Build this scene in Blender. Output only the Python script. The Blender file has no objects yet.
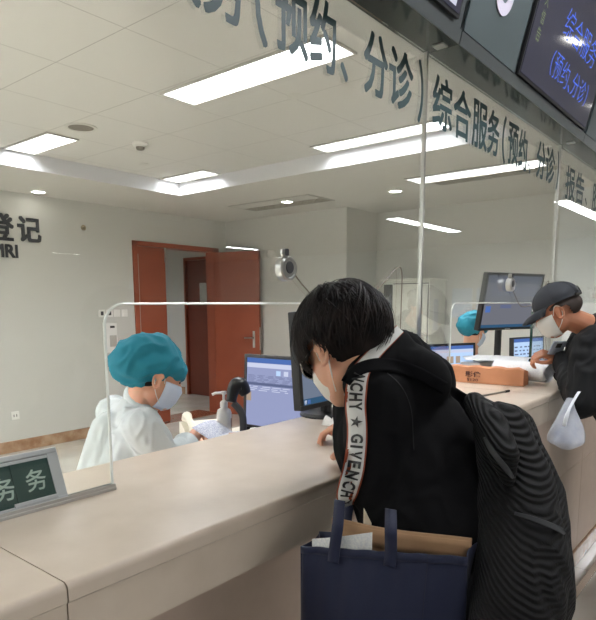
import bpy, bmesh, math, random
import numpy as np
from mathutils import Vector, Matrix, Quaternion, noise
from mathutils.bvhtree import BVHTree
random.seed(7)
SC = bpy.context.scene
COL = SC.collection
PI = math.pi
V = Vector

# ---------------------------------------------------------------- camera numbers
YAW, PITCH, ROLL, F, CY = 0.886821014, 0.1435829, -0.00366539764, 593.373, 389.822
fw = V((math.sin(YAW)*math.cos(PITCH), math.cos(YAW)*math.cos(PITCH), -math.sin(PITCH)))
rt0 = V((math.cos(YAW), -math.sin(YAW), 0)); up0 = rt0.cross(fw)
rt = rt0*math.cos(ROLL) + up0*math.sin(ROLL); up = -rt0*math.sin(ROLL) + up0*math.cos(ROLL)
EYE = V((0, 0, 1.5))
def ray(x, y): return rt*((x-298)/F) - up*((y-CY)/F) + fw
def at(x, y, d): return EYE + ray(x, y)*d
def onz(x, y, z): r = ray(x, y); return EYE + r*((z-1.5)/r.z)
def ony(x, y, Y): r = ray(x, y); return EYE + r*(Y/r.y)
def onx(x, y, X): r = ray(x, y); return EYE + r*(X/r.x)
cd = bpy.data.cameras.new('camera'); cam = bpy.data.objects.new('camera', cd); COL.objects.link(cam)
cam.matrix_world = Matrix((( rt.x, up.x, -fw.x, EYE.x), (rt.y, up.y, -fw.y, EYE.y), (rt.z, up.z, -fw.z, EYE.z), (0, 0, 0, 1)))
cd.sensor_fit = 'VERTICAL'; cd.sensor_height = 24; cd.lens = F/620*24
cd.shift_x = 0.0; cd.shift_y = (CY-310)/620; cd.clip_start = 0.02
SC.camera = cam

# ---------------------------------------------------------------- materials
def lin(c):
    c = c/255.0
    return c/12.92 if c <= 0.04045 else ((c+0.055)/1.055)**2.4
def rgb(*c): return (lin(c[0]), lin(c[1]), lin(c[2]), 1)
MATS = {}
def mat(name, col, rough=0.5, metal=0.0, spec=0.5, bump=None, coat=0, sheen=0, noisecol=None, emit=None, estr=1, sss=0, alpha=None):
    m = bpy.data.materials.new(name); m.use_nodes = True
    nt = m.node_tree; b = nt.nodes['Principled BSDF']
    b.inputs['Base Color'].default_value = rgb(*col)
    b.inputs['Roughness'].default_value = rough; b.inputs['Metallic'].default_value = metal
    b.inputs['Specular IOR Level'].default_value = spec
    if coat: b.inputs['Coat Weight'].default_value = coat; b.inputs['Coat Roughness'].default_value = 0.08
    if sheen: b.inputs['Sheen Weight'].default_value = sheen
    if sss: b.inputs['Subsurface Weight'].default_value = sss; b.inputs['Subsurface Scale'].default_value = 0.02
    if emit: b.inputs['Emission Color'].default_value = rgb(*emit); b.inputs['Emission Strength'].default_value = estr
    if alpha is not None: b.inputs['Alpha'].default_value = alpha
    tc = nt.nodes.new('ShaderNodeTexCoord')
    if noisecol:   # (other colour, scale, contrast)
        n = nt.nodes.new('ShaderNodeTexNoise'); n.inputs['Scale'].default_value = noisecol[1]; n.inputs['Detail'].default_value = 6
        r = nt.nodes.new('ShaderNodeValToRGB'); r.color_ramp.elements[0].position = 0.5-noisecol[2]; r.color_ramp.elements[1].position = 0.5+noisecol[2]
        r.color_ramp.elements[0].color = rgb(*col); r.color_ramp.elements[1].color = rgb(*noisecol[0])
        nt.links.new(tc.outputs['Object'], n.inputs['Vector']); nt.links.new(n.outputs['Fac'], r.inputs['Fac']); nt.links.new(r.outputs['Color'], b.inputs['Base Color'])
    if bump:       # (scale, strength, distance)
        n2 = nt.nodes.new('ShaderNodeTexNoise'); n2.inputs['Scale'].default_value = bump[0]; n2.inputs['Detail'].default_value = 5
        bp = nt.nodes.new('ShaderNodeBump'); bp.inputs['Strength'].default_value = bump[1]; bp.inputs['Distance'].default_value = bump[2]
        nt.links.new(tc.outputs['Object'], n2.inputs['Vector']); nt.links.new(n2.outputs['Fac'], bp.inputs['Height']); nt.links.new(bp.outputs['Normal'], b.inputs['Normal'])
    MATS[name] = m
    return m
def tiles(name, col, seam, sx, sy, ox=0, oy=0, w=0.004, rough=0.3, axes='XY', spec=0.5, vary=None):
    m = mat(name, col, rough, spec=spec); nt = m.node_tree; b = nt.nodes['Principled BSDF']
    g = nt.nodes.new('ShaderNodeNewGeometry'); s = nt.nodes.new('ShaderNodeSeparateXYZ'); nt.links.new(g.outputs['Position'], s.inputs[0])
    def line(ax, step, off):
        a = nt.nodes.new('ShaderNodeMath'); a.operation = 'ADD'; a.inputs[1].default_value = -off+1000*step
        nt.links.new(s.outputs[ax], a.inputs[0])
        d = nt.nodes.new('ShaderNodeMath'); d.operation = 'MODULO'; d.inputs[1].default_value = step; nt.links.new(a.outputs[0], d.inputs[0])
        c = nt.nodes.new('ShaderNodeMath'); c.operation = 'LESS_THAN'; c.inputs[1].default_value = w; nt.links.new(d.outputs[0], c.inputs[0])
        return c
    l1 = line(axes[0], sx, ox); l2 = line(axes[1], sy, oy)
    mx = nt.nodes.new('ShaderNodeMath'); mx.operation = 'MAXIMUM'; nt.links.new(l1.outputs[0], mx.inputs[0]); nt.links.new(l2.outputs[0], mx.inputs[1])
    mix = nt.nodes.new('ShaderNodeMix'); mix.data_type = 'RGBA'; mix.inputs[6].default_value = rgb(*col); mix.inputs[7].default_value = rgb(*seam)
    if vary:
        n = nt.nodes.new('ShaderNodeTexNoise'); n.inputs['Scale'].default_value = vary[1]; n.inputs['Detail'].default_value = 5
        nt.links.new(g.outputs['Position'], n.inputs['Vector'])
        r = nt.nodes.new('ShaderNodeValToRGB'); r.color_ramp.elements[0].position = 0.35; r.color_ramp.elements[1].position = 0.65
        r.color_ramp.elements[0].color = rgb(*col); r.color_ramp.elements[1].color = rgb(*vary[0])
        nt.links.new(n.outputs['Fac'], r.inputs['Fac']); nt.links.new(r.outputs['Color'], mix.inputs[6])
    nt.links.new(mx.outputs[0], mix.inputs[0]); nt.links.new(mix.outputs[2], b.inputs['Base Color'])
    return m
def emis(name, col, s):
    m = bpy.data.materials.new(name); m.use_nodes = True; nt = m.node_tree; nt.nodes.clear()
    e = nt.nodes.new('ShaderNodeEmission'); e.inputs[0].default_value = rgb(*col); e.inputs[1].default_value = s
    o = nt.nodes.new('ShaderNodeOutputMaterial'); nt.links.new(e.outputs[0], o.inputs[0]); MATS[name] = m; return m
def diffuser(name, col, s_, pw=1.3):
    m = emis(name, col, s_); nt = m.node_tree; e = [n for n in nt.nodes if n.type == 'EMISSION'][0]
    lw = nt.nodes.new('ShaderNodeLayerWeight'); lw.inputs[0].default_value = .5
    a = nt.nodes.new('ShaderNodeMath'); a.operation = 'SUBTRACT'; a.inputs[0].default_value = 1.0; nt.links.new(lw.outputs['Facing'], a.inputs[1])
    p = nt.nodes.new('ShaderNodeMath'); p.operation = 'POWER'; p.inputs[1].default_value = pw; nt.links.new(a.outputs[0], p.inputs[0])
    q = nt.nodes.new('ShaderNodeMath'); q.operation = 'MULTIPLY'; q.inputs[1].default_value = s_; nt.links.new(p.outputs[0], q.inputs[0]); nt.links.new(q.outputs[0], e.inputs[1])
    return m
def glass(name, tint, refl=1.0):
    m = bpy.data.materials.new(name); m.use_nodes = True; nt = m.node_tree; nt.nodes.clear()
    t = nt.nodes.new('ShaderNodeBsdfTransparent'); t.inputs[0].default_value = (*tint, 1)
    g = nt.nodes.new('ShaderNodeBsdfGlossy'); g.inputs['Roughness'].default_value = 0.0; g.inputs[0].default_value = (1, 1, 1, 1)
    f = nt.nodes.new('ShaderNodeFresnel'); f.inputs[0].default_value = 1.45
    mu = nt.nodes.new('ShaderNodeMath'); mu.operation = 'MULTIPLY'; mu.inputs[1].default_value = refl; nt.links.new(f.outputs[0], mu.inputs[0])
    x = nt.nodes.new('ShaderNodeMixShader'); o = nt.nodes.new('ShaderNodeOutputMaterial')
    nt.links.new(mu.outputs[0], x.inputs[0]); nt.links.new(t.outputs[0], x.inputs[1]); nt.links.new(g.outputs[0], x.inputs[2]); nt.links.new(x.outputs[0], o.inputs[0])
    MATS[name] = m; return m

# ---------------------------------------------------------------- object helpers
def link(name, me, m=None, parent=None, smooth=False):
    if m is not None:
        for mm in (m if isinstance(m, (list, tuple)) else [m]): me.materials.append(mm)
    o = bpy.data.objects.new(name, me); COL.objects.link(o)
    if smooth: me.polygons.foreach_set('use_smooth', [True]*len(me.polygons))
    if parent is not None: o.parent = parent
    return o
def obj(name, bm, m=None, parent=None, smooth=False, angle=None):
    bmesh.ops.recalc_face_normals(bm, faces=bm.faces)
    me = bpy.data.meshes.new(name); bm.to_mesh(me); bm.free()
    o = link(name, me, m, parent, smooth)
    if angle is not None:
        me.polygons.foreach_set('use_smooth', [True]*len(me.polygons))
        me.set_sharp_from_angle(angle=math.radians(angle))
    return o
def tag(o, label, cat, group=None):
    o['label'] = label; o['category'] = cat
    if group: o['group'] = group
    return o
def thing(name, label, cat, group=None, loc=(0, 0, 0)):
    o = bpy.data.objects.new(name, None); COL.objects.link(o); o.location = loc; o.empty_display_size = 0.05
    return tag(o, label, cat, group)
def part(name, bm, m, root, **k):
    """bm is in world space; the part is stored relative to the root's location"""
    o = obj(name, bm, m, None, **k)
    w = V((0, 0, 0)); r = root
    while r is not None: w += V(r.location); r = r.parent
    o.data.transform(Matrix.Translation(-w)); o.parent = root
    return o
def struct(o): o['kind'] = 'structure'; return o
def nb(): return bmesh.new()
def box(bm, x0, y0, z0, x1, y1, z1, bev=0, seg=2, mi=0, M=None):
    if x0 > x1: x0, x1 = x1, x0
    if y0 > y1: y0, y1 = y1, y0
    if z0 > z1: z0, z1 = z1, z0
    t = bmesh.new(); bmesh.ops.create_cube(t, size=1)
    for v in t.verts: v.co = V(((v.co.x+.5)*(x1-x0)+x0, (v.co.y+.5)*(y1-y0)+y0, (v.co.z+.5)*(z1-z0)+z0))
    if bev: bmesh.ops.bevel(t, geom=t.edges[:], offset=bev, segments=seg, affect='EDGES', profile=0.5)
    if M is not None: t.transform(M)
    for f in t.faces: f.material_index = mi
    merge(bm, t)
def merge(bm, t):
    me = bpy.data.meshes.new('tmp'); t.to_mesh(me); t.free(); bm.from_mesh(me); bpy.data.meshes.remove(me)
def BX(x0, y0, z0, x1, y1, z1, bev=0, seg=2, M=None):
    b = nb(); box(b, x0, y0, z0, x1, y1, z1, bev, seg, M=M); return b
def frame(z, hint=V((0, 0, 1))):
    z = z.normalized()
    if abs(z.dot(hint)) > .98: hint = V((1, 0, 0))
    x = hint.cross(z).normalized(); return x, z.cross(x), z
def tube(bm, pts, r, n=8, cap=True, closed=False, flat=1.0, hint=V((0, 0, 1))):
    pts = [V(p) for p in pts]; rr = r if isinstance(r, (list, tuple)) else [r]*len(pts); rings = []
    px = None
    for i, p in enumerate(pts):
        a = pts[i-1] if i > 0 else (pts[-1] if closed else p); c = pts[i+1] if i < len(pts)-1 else (pts[0] if closed else p)
        t = (c-a).normalized()
        if px is None: x, y, _ = frame(t, hint)
        else:
            x = (px - t*px.dot(t)).normalized(); y = t.cross(x)
        px = x
        rings.append([bm.verts.new(p + x*rr[i]*math.cos(2*PI*k/n) + y*rr[i]*flat*math.sin(2*PI*k/n)) for k in range(n)])
    m = len(rings)
    for i in range(m if closed else m-1):
        A, B = rings[i], rings[(i+1) % m]
        for k in range(n): bm.faces.new((A[k], A[(k+1) % n], B[(k+1) % n], B[k]))
    if cap and not closed: bm.faces.new(rings[0][::-1]); bm.faces.new(rings[-1])
def lathe(bm, prof, c=(0, 0, 0), axis=V((0, 0, 1)), n=24, mi=0, caps=True):
    """prof: list of (radius, height along the axis)"""
    x, y, z = frame(V(axis)); c = V(c); rings = []
    for r, h in prof:
        if r < 1e-6: rings.append([bm.verts.new(c+z*h)])
        else: rings.append([bm.verts.new(c+z*h+x*r*math.cos(2*PI*k/n)+y*r*math.sin(2*PI*k/n)) for k in range(n)])
    for A, B in zip(rings, rings[1:]):
        for k in range(n):
            a, b = A[k % len(A)], A[(k+1) % len(A)]; c2, d = B[(k+1) % len(B)], B[k % len(B)]
            vs = []
            for v in (a, b, c2, d):
                if v not in vs: vs.append(v)
            if len(vs) > 2: bm.faces.new(vs).material_index = mi
    for R in (rings[0], rings[-1]):
        if caps and len(R) > 2:
            try: bm.faces.new(R).material_index = mi
            except ValueError: pass
def prism(bm, poly, o, u, v, n, mi=0):
    """poly of (a,b) in plane u,v at o, thickness vector n"""
    o, u, v, n = V(o), V(u), V(v), V(n)
    A = [bm.verts.new(o+u*a+v*b) for a, b in poly]; B = [bm.verts.new(o+u*a+v*b+n) for a, b in poly]
    k = len(A)
    fs = [bm.faces.new(A[::-1]), bm.faces.new(B)]
    for i in range(k): fs.append(bm.faces.new((A[i], A[(i+1) % k], B[(i+1) % k], B[i])))
    for f in fs: f.material_index = mi
    return fs
def spline(pts, n=8):
    P = [V(p) for p in pts]; out = []
    for i in range(len(P)-1):
        a, b, c, d = P[max(i-1, 0)], P[i], P[i+1], P[min(i+2, len(P)-1)]
        for k in range(n):
            t = k/n; out.append(.5*((2*b)+(c-a)*t+(2*a-5*b+4*c-d)*t*t+(3*b-a-3*c+d)*t**3))
    out.append(P[-1]); return out
_gl = {}
def glyph(ch, bold=0.0):
    """flat mesh of a text, normalised to a 1x1 box: (verts, faces)"""
    if (ch, bold) in _gl: return _gl[(ch, bold)]
    cu = bpy.data.curves.new('t', 'FONT'); cu.body = ch; cu.offset = bold; cu.resolution_u = 3; cu.fill_mode = 'FRONT'
    o = bpy.data.objects.new('t', cu); COL.objects.link(o); bpy.context.view_layer.update()
    me = o.evaluated_get(bpy.context.evaluated_depsgraph_get()).to_mesh()
    vs = [V(v.co) for v in me.vertices]; fs = [tuple(p.vertices) for p in me.polygons]
    x0 = min(v.x for v in vs); x1 = max(v.x for v in vs); y0 = min(v.y for v in vs); y1 = max(v.y for v in vs)
    vs = [((v.x-x0)/(x1-x0), (v.y-y0)/(y1-y0)) for v in vs]
    bpy.data.objects.remove(o); bpy.data.curves.remove(cu)
    _gl[(ch, bold)] = (vs, fs, (x1-x0)/(y1-y0)); return _gl[(ch, bold)]
def put_text(bm, ch, o, u, v, n=None, bold=0.0, mi=0):
    """text stretched over the quad o, o+u, o+v; n is an optional thickness vector"""
    vs, fs, _ = glyph(ch, bold); o, u, v = V(o), V(u), V(v)
    A = [bm.verts.new(o+u*a+v*b) for a, b in vs]
    F_ = []
    for f in fs:
        try: F_.append(bm.faces.new([A[i] for i in f]))
        except ValueError: pass
    for f in F_: f.material_index = mi
    if n is not None:
        r = bmesh.ops.extrude_face_region(bm, geom=F_)
        for g in r['geom']:
            if isinstance(g, bmesh.types.BMVert): g.co += V(n)

def bold_text(bm, ch, o, u, v, n=None, d=.004, k=1):
    uu, vv_ = V(u).normalized()*d, V(v).normalized()*d
    for i in range(-k, k+1):
        for j in range(-k, k+1): put_text(bm, ch, V(o)+uu*i+vv_*j+V((0, -.00003*(i*3+j), 0)), u, v, n, 0.0)
# ---------------------------------------------------------------- palette
M_wall = mat('wall_paint', (199, 198, 192), .75, bump=(60, .05, .002))
M_wall2 = mat('white_wall_paint', (214, 217, 216), .7)
M_tile = tiles('ceiling_panel', (208, 206, 200), (150, 147, 140), .6, .6, 1.75, 3.03, .004, .6)
M_low = mat('plaster_ceiling', (205, 203, 196), .7)
M_band = mat('white_bulkhead_paint', (210, 210, 214), .5, spec=.5, coat=1)
MATS['white_bulkhead_paint'].node_tree.nodes['Principled BSDF'].inputs['Coat Roughness'].default_value = .02
M_white2 = mat('white_bulkhead_matte', (214, 214, 218), .6)
M_floor = tiles('floor_tile', (198, 193, 184), (150, 143, 132), .8, .8, .3, .2, .004, .12, vary=((188, 182, 171), 3))
M_marble = mat('brown_marble', (150, 112, 84), .15, noisecol=((186, 156, 128), 9, .18), coat=.3)
M_thresh = mat('red_marble', (140, 84, 58), .15, noisecol=((160, 104, 76), 12, .2))
M_door = mat('red_brown_wood', (142, 70, 46), .38, noisecol=((152, 78, 52), 4, .3))
M_door2 = mat('dark_red_wood', (108, 52, 38), .4, noisecol=((116, 58, 42), 4, .3))
M_steel = mat('brushed_steel', (190, 190, 188), .28, 1)
M_chrome = mat('chrome', (225, 225, 225), .1, 1)
M_black = mat('black_plastic', (22, 22, 24), .4)
M_dgrey = mat('dark_grey_plastic', (62, 62, 64), .45)
M_white = mat('white_plastic', (226, 225, 220), .35)
M_top = mat('beige_stone_top', (210, 196, 180), .3, noisecol=((199, 184, 167), 14, .3), coat=.12)
MATS['beige_stone_top'].node_tree.nodes['Principled BSDF'].inputs['Coat Roughness'].default_value = .25
M_body = mat('beige_counter_front', (200, 180, 164), .4, noisecol=((193, 172, 156), 20, .3))
M_seam = mat('seam_filler', (120, 106, 92), .6)
M_glass = glass('screen_glass', (.965, .976, .962), .34)
M_gedge = mat('polished_glass_edge', (236, 240, 236), .1, spec=1)
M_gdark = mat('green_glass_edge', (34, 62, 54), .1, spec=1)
M_letter = mat('dark_teal_vinyl', (34, 62, 66), .5)
M_wletter = mat('charcoal_acrylic_letter', (52, 54, 58), .4)
M_soffit = mat('polished_dark_metal', (58, 66, 63), .16, .55)
M_fascia = mat('grey_brushed_metal', (92, 98, 100), .36, .6, bump=(220, .05, .001))
M_led = mat('dark_display_glass', (30, 32, 44), .08, spec=.8, emit=(62, 62, 82), estr=.3)
M_blue = emis('blue_led_text', (84, 112, 215), .9)
M_yel = emis('yellow_led_text', (150, 165, 120), .55)
M_lamp = diffuser('lamp_diffuser', (247, 249, 252), 40, 1.9)
M_hlamp = emis('hall_lamp_diffuser', (244, 246, 250), 18)
M_dlamp = emis('downlight_lens', (255, 252, 245), 14)
M_frame = mat('lamp_frame', (180, 177, 170), .4)
M_kick = mat('kick_metal', (200, 190, 180), .2, .9)
# ================================================================ THE SETTING
ZT, ZL, ZH = 2.74, 2.61, 3.2          # raised tray ceiling, lower ceiling, hall ceiling
YG, YB, YW = 1.161, 4.95, 6.04        # glass plane, bulkhead, back wall
XB, XE, XR = 4.15, 5.85, 6.51
struct(obj('floor', BX(-4, -18, -.1, 17, 11, 0), M_floor))
# staff room ceiling
struct(obj('ceiling', BX(-2, 1.3, ZT, XB, YB, ZT+.05), M_tile))
b = nb()
box(b, -2, YB+.003, ZL, XB+.003, YW, ZL+.2); box(b, XB+.003, 1.3, ZL, XR, YW, ZL+.2)
struct(obj('ceiling_lower', b, M_low))
b = nb()
box(b, -2, YB-.001, ZL, XB, YB+.003, ZT)
struct(obj('trim_1', b, M_band))
struct(obj('trim_4', BX(XB-.001, 1.3, ZL, XB+.003, YB, ZT), M_white2))
struct(obj('ceiling_hall', BX(-4, -18, ZH, 17, 1.3, ZH+.05), M_low))
struct(obj('wall_front', BX(-2, 1.18, 2.47, XR, 1.3, ZH), M_wall))
# back wall with the double doorway 4.38..5.62
b = nb()
box(b, -2, YW, 0, 4.32, YW+.14, ZT+.1); box(b, 5.70, YW, 0, XE+.1, YW+.14, ZT+.1); box(b, 4.32, YW, 2.25, 5.70, YW+.14, ZT+.1)
struct(obj('wall_back', b, M_wall))
b = nb()
box(b, XE, 4.03, 0, XR, YW, ZT+.1); struct(obj('wall_pier', b, M_wall))
struct(obj('wall_right', BX(XR, 1.0, 0, XR+.15, 4.03, ZH), M_wall))
struct(obj('wall_right_pillar', BX(6.40, 1.17, 0, XR, 1.83, ZL), M_wall2))
struct(obj('wall_left', BX(-2.12, 1.0, 0, -2, YW+.1, ZH), M_wall))
# hall shell
struct(obj('wall_hall_back', BX(-4, -18.2, 0, 17, -18, ZH), M_wall2))
struct(obj('wall_hall_left', BX(-4.2, -18, 0, -4, 1.3, ZH), M_wall2))
struct(obj('wall_hall_right', BX(17, -18, 0, 17.2, 1.3, ZH), M_wall2))
struct(obj('wall_hall_front', BX(XR+.15, 1.16, 0, 17, 1.3, ZH), M_wall2))
struct(obj('wall_hall_side', BX(-4, 1.16, 0, -2.12, 1.3, ZH), M_wall2))
b = nb(); box(b, -2, YW-.012, 0, 4.32, YW, .12, .003)
struct(obj('baseboard_back', b, M_marble))
b = nb(); box(b, XE-.012, 4.02, 0, XE, YW, .12, .003); box(b, XE-.012, 4.018, 0, XR, 4.03, .12, .003); box(b, XR-.012, 1.83, 0, XR, 4.018, .12)
struct(obj('baseboard_right', b, M_marble))
# corridor beyond the door
b = nb(); box(b, 6.5, YW+.14, 0, 6.64, 7.06, 2.6); box(b, 6.5, 7.7, 0, 6.64, 10.5, 2.6); box(b, 6.5, 7.06, 2.25, 6.64, 7.7, 2.6)
struct(obj('wall_corridor_right', b, M_wall))
struct(obj('wall_corridor_back', BX(3.0, 10.4, 0, 6.6, 10.5, 2.6), M_wall))
struct(obj('wall_corridor_left', BX(2.9, YW+.14, 0, 3.0, 10.5, 2.6), M_wall))
struct(obj('ceiling_corridor', BX(2.9, YW+.14, 2.6, 6.64, 10.5, 2.65), M_low))
b = nb(); box(b, 6.488, YW+.14, 0, 6.5, 7.0, .12); box(b, 6.488, 7.76, 0, 6.5, 10.4, .12); box(b, 3.0, 10.388, 0, 6.488, 10.4, .12)
struct(obj('baseboard_corridor', b, M_marble))
struct(obj('trim_2', BX(4.38, 5.98, 0, 5.62, 6.42, .002), M_thresh))
# corridor door (closed)
d = obj('door_2', BX(6.53, 7.10, 0.01, 6.57, 7.66, 2.2, .003), M_door2); struct(d)
b = nb(); box(b, 6.485, 7.06, 0, 6.60, 7.10, 2.25, .004); box(b, 6.485, 7.66, 0, 6.60, 7.70, 2.25, .004); box(b, 6.485, 7.06, 2.205, 6.60, 7.70, 2.25, .004)
part('door_frame', b, M_door, d)
tag(obj('door_notice', BX(6.524, 7.12, 1.50, 6.528, 7.36, 1.84), mat('notice_paper', (206, 204, 196), .8, noisecol=((140, 142, 146), 90, .1))),
    'white printed notice taped to the dark door down the corridor', 'notice')
# double door
d = struct(obj('door_1', BX(4.385, 6.05, 0.01, 4.81, 6.09, 2.19, .003), M_door))
b = nb()
for x0, x1 in ((4.32, 4.385), (5.62, 5.70)):
    box(b, x0, YW-.02, 0, x1, YW+.16, 2.25, .005)
box(b, 4.32, YW-.02, 2.195, 5.70, YW+.16, 2.25, .005)
part('door_frame', b, M_door, d)
b = nb(); box(b, 4.392, 6.038, .1, 4.402, 6.05, 2.1); box(b, 4.795, 6.03, 2.02, 4.812, 6.05, 2.2, .002)
part('edge_strip', b, M_steel, d)
A = V((5.62, 6.015, 0)); B = V((5.785, 5.345, 0)); u = (B-A).normalized(); n = V((u.y, -u.x, 0))
Md = Matrix(((u.x, n.x, 0, A.x), (u.y, n.y, 0, A.y), (0, 0, 1, 0), (0, 0, 0, 1))); L = (B-A).length
d3 = struct(obj('door_3', BX(0, 0, .01, L, .04, 2.185, .003, M=Md), M_door))
hb = nb()
for s, y in ((1, .04), (-1, 0)):
    box(hb, L-.10, y-.003*(s < 0), .93, L-.065, y+.006*s, 1.15, .003, M=Md)
    tube(hb, [Md @ V(p) for p in ((L-.083, y, 1.06), (L-.083, y+.05*s, 1.06), (L-.20, y+.052*s, 1.06))], .009)
part('door_handle', hb, M_steel, d3)
b = nb(); box(b, L-.003, .004, .9, L+.003, .036, 1.2, M=Md); part('lock_plate', b, M_steel, d3)

# ---- ceiling fittings
def lamp(x0, y0, x1, y1, z, label, m=M_lamp, group=None, sub=True):
    t = thing('ceiling_light', label, 'ceiling light', group, ((x0+x1)/2, (y0+y1)/2, z))
    b = nb(); w = .014
    box(b, x0-w, y0-w, z-.012, x0, y1+w, z+.001); box(b, x1, y0-w, z-.012, x1+w, y1+w, z+.001); box(b, x0, y0-w, z-.010, x1, y0, z+.001); box(b, x0, y1, z-.010, x1, y1+w, z+.001)
    part('frame', b, M_frame, t); part('diffuser', BX(x0, y0, z-.006, x1, y1, z-.002), m, t)
    return t
lamp(2.385, 1.78, 2.63, 2.97, ZT, 'largest bright ceiling panel light, behind the lettering of the nearest pane')
lamp(2.365, 4.27, 2.60, YB-.03, ZT, 'bright ceiling panel light at the left edge, by the raised ceiling step')
lamp(3.905, 4.32, 4.105, YB-.03, ZT, 'ceiling panel light in the inner corner of the raised ceiling, left of centre')
lamp(3.905, 1.94, 4.105, 3.03, ZT, 'ceiling panel light beside the long white step, right end crossing the glass joint')
lamp(4.905, 1.60, 5.16, 2.74, ZL, 'slim ceiling panel light on the lower ceiling next to the perforated grille')
for x0, yy in ((.15, (4.5,)), (-.75, (3.1, 4.5)), (-1.65, (1.6, 3.1, 4.5))):
    for y0 in yy: lamp(x0, y0, x0+.55, y0+(1.18 if y0 < 4 else .4), ZT, 'added wide ceiling fill light in the left part of the staff room, out of view', group='added staff room fill lights out of view')  # added panels that brighten the staff room from out of view
M_grille = mat('perforated_grille', (150, 144, 130), .6)
def grille(x0, y0, x1, y1, fx0, fx1, label):
    z = ZL
    t = thing('ceiling_vent', label, 'air vent', None, (x0, y0, z))
    b = nb(); w = .02
    box(b, x0-w, y0-w, z-.008, x0, y1+w, z+.001); box(b, x1, y0-w, z-.008, x1+w, y1+w, z+.001); box(b, x0, y0-w, z-.008, x1, y0, z+.001); box(b, x0, y1, z-.008, x1, y1+w, z+.001)
    part('frame', b, M_frame, t)
    if fx0 > x0+.01: part('access_panel', BX(x0, y0, z-.006, fx0, y1, z+.001), M_low, t)
    part('backing', BX(fx0, y0, z-.002, x1, y1, z+.001), mat('vent_dark', (70, 66, 60), .8), t)
    b = nb(); ny = int((y1-y0)/.045); nx = 4
    for i in range(ny+1): y = y0+(y1-y0)*i/ny; box(b, fx0, y-.009, z-.008, x1, y+.009, z-.003)
    for i in range(nx+1): x = fx0+(x1-fx0)*i/nx; box(b, x-.008, y0, z-.0075, x+.008, y1, z-.0032)
    part('grille', b, M_grille, t)
grille(4.95, 3.90, 5.38, 5.02, 5.18, 5.4, 'long perforated ceiling vent with access panel above the red door')
grille(5.19, 1.55, 5.36, 2.62, 5.19, 5.4, 'perforated ceiling grille running beside the slim panel light')
def downlight(x, y, z, label, group=None, r=.06):
    t = thing('downlight', label, 'downlight', group, (x, y, z))
    b = nb(); lathe(b, [(r, -.001), (r*1.25, -.001), (r*1.25, -.008), (r, -.008)], (x, y, z), n=28, caps=False); part('trim_ring', b, M_white, t)
    b = nb(); lathe(b, [(r, -.006), (r, -.003), (0, -.003)], (x, y, z), n=28); part('lens', b, M_dlamp, t)
downlight(5.36, 3.11, ZL, 'round recessed downlight left of the tall glass joint')
downlight(5.10, 4.30, ZL-.006, 'round downlight set in the perforated ceiling vent')
downlight(3.10, 5.83, ZL, 'round downlight standing in for a glass reflection above the black letters on the far wall')  # added lamp in place of a downlight reflected in the glass
t = thing('ceiling_speaker', 'round grey ceiling speaker near the left panel light', 'speaker', None, (2.45, 3.96, ZT))
b = nb(); lathe(b, [(.085, .001), (.11, -.003), (.11, -.007), (.088, -.009), (.085, -.003)], (2.45, 3.96, ZT), n=32, caps=False); part('rim', b, M_low, t)
b = nb(); lathe(b, [(.085, -.003), (.085, -.006), (0, -.006)], (2.45, 3.96, ZT), n=32); part('mesh_cover', b, mat('speaker_mesh', (120, 114, 104), .7), t)
t = thing('smoke_detector', 'small white smoke detector hanging from the ceiling panels', 'smoke detector', None, (2.97, 3.99, ZT))
b = nb(); lathe(b, [(.06, 0), (.062, -.012), (.056, -.022), (.04, -.028), (.04, -.032)], (2.97, 3.99, ZT), n=28); part('base', b, M_white, t)
b = nb(); lathe(b, [(.034, -.032), (.03, -.05), (.018, -.056), (0, -.057)], (2.97, 3.99, ZT), n=28); part('sensor', b, mat('sensor_grey', (130, 124, 114), .5), t)
b = nb(); lathe(b, [(.045, .0), (.05, -.003), (.048, -.004), (.0, -.0035)], (2.93, 2.40, ZT), n=28)
tag(obj('blank_cap', b, M_low), 'small round blank cap on the ceiling right of the largest light', 'cover cap')
b = nb(); lathe(b, [(.045, .0), (.05, -.003), (.048, -.004), (.0, -.0035)], (3.42, 4.55, ZT), n=28)
tag(obj('blank_cap', b, M_low), 'small round blank cap on the ceiling near the white step', 'cover cap')
# hall lamps: some reflect in the panes, the rest are added unseen fill
def hl(x0, x1, y, w, label): lamp(x0, y-w/2, x1, y+w/2, ZH, label, M_hlamp, 'linear lights of the public hall')
for (x0, x1, y, w) in ((10.7, 13.7, -3.95, .3), (10.75, 13.7, -.75, .25), (12.7, 14.05, -10.75, .2), (10.3, 11.4, -16.5, .2), (-3, 3.0, -5, .3), (-1, 4.3, -8, .4), (-1, 6.0, -12, .4), (.9, 1.6, .42, .1), (1.9, 3.4, .31, .28)):
    hl(x0, x1, y, w, 'long public hall ceiling light, either mirrored in the glass or added as unseen fill')
downlight(7.9, -.35, ZH, 'public hall downlight reflected near the far glass joint', r=.09)
downlight(5.23, .13, ZH, 'public hall downlight mirrored in the dark blue-text display', r=.08)

lamp(4.4, 7.6, 4.7, 8.8, 2.6, 'added unseen fill light on the corridor ceiling beyond the doorway')  # added to brighten the corridor behind the doorway
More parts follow.
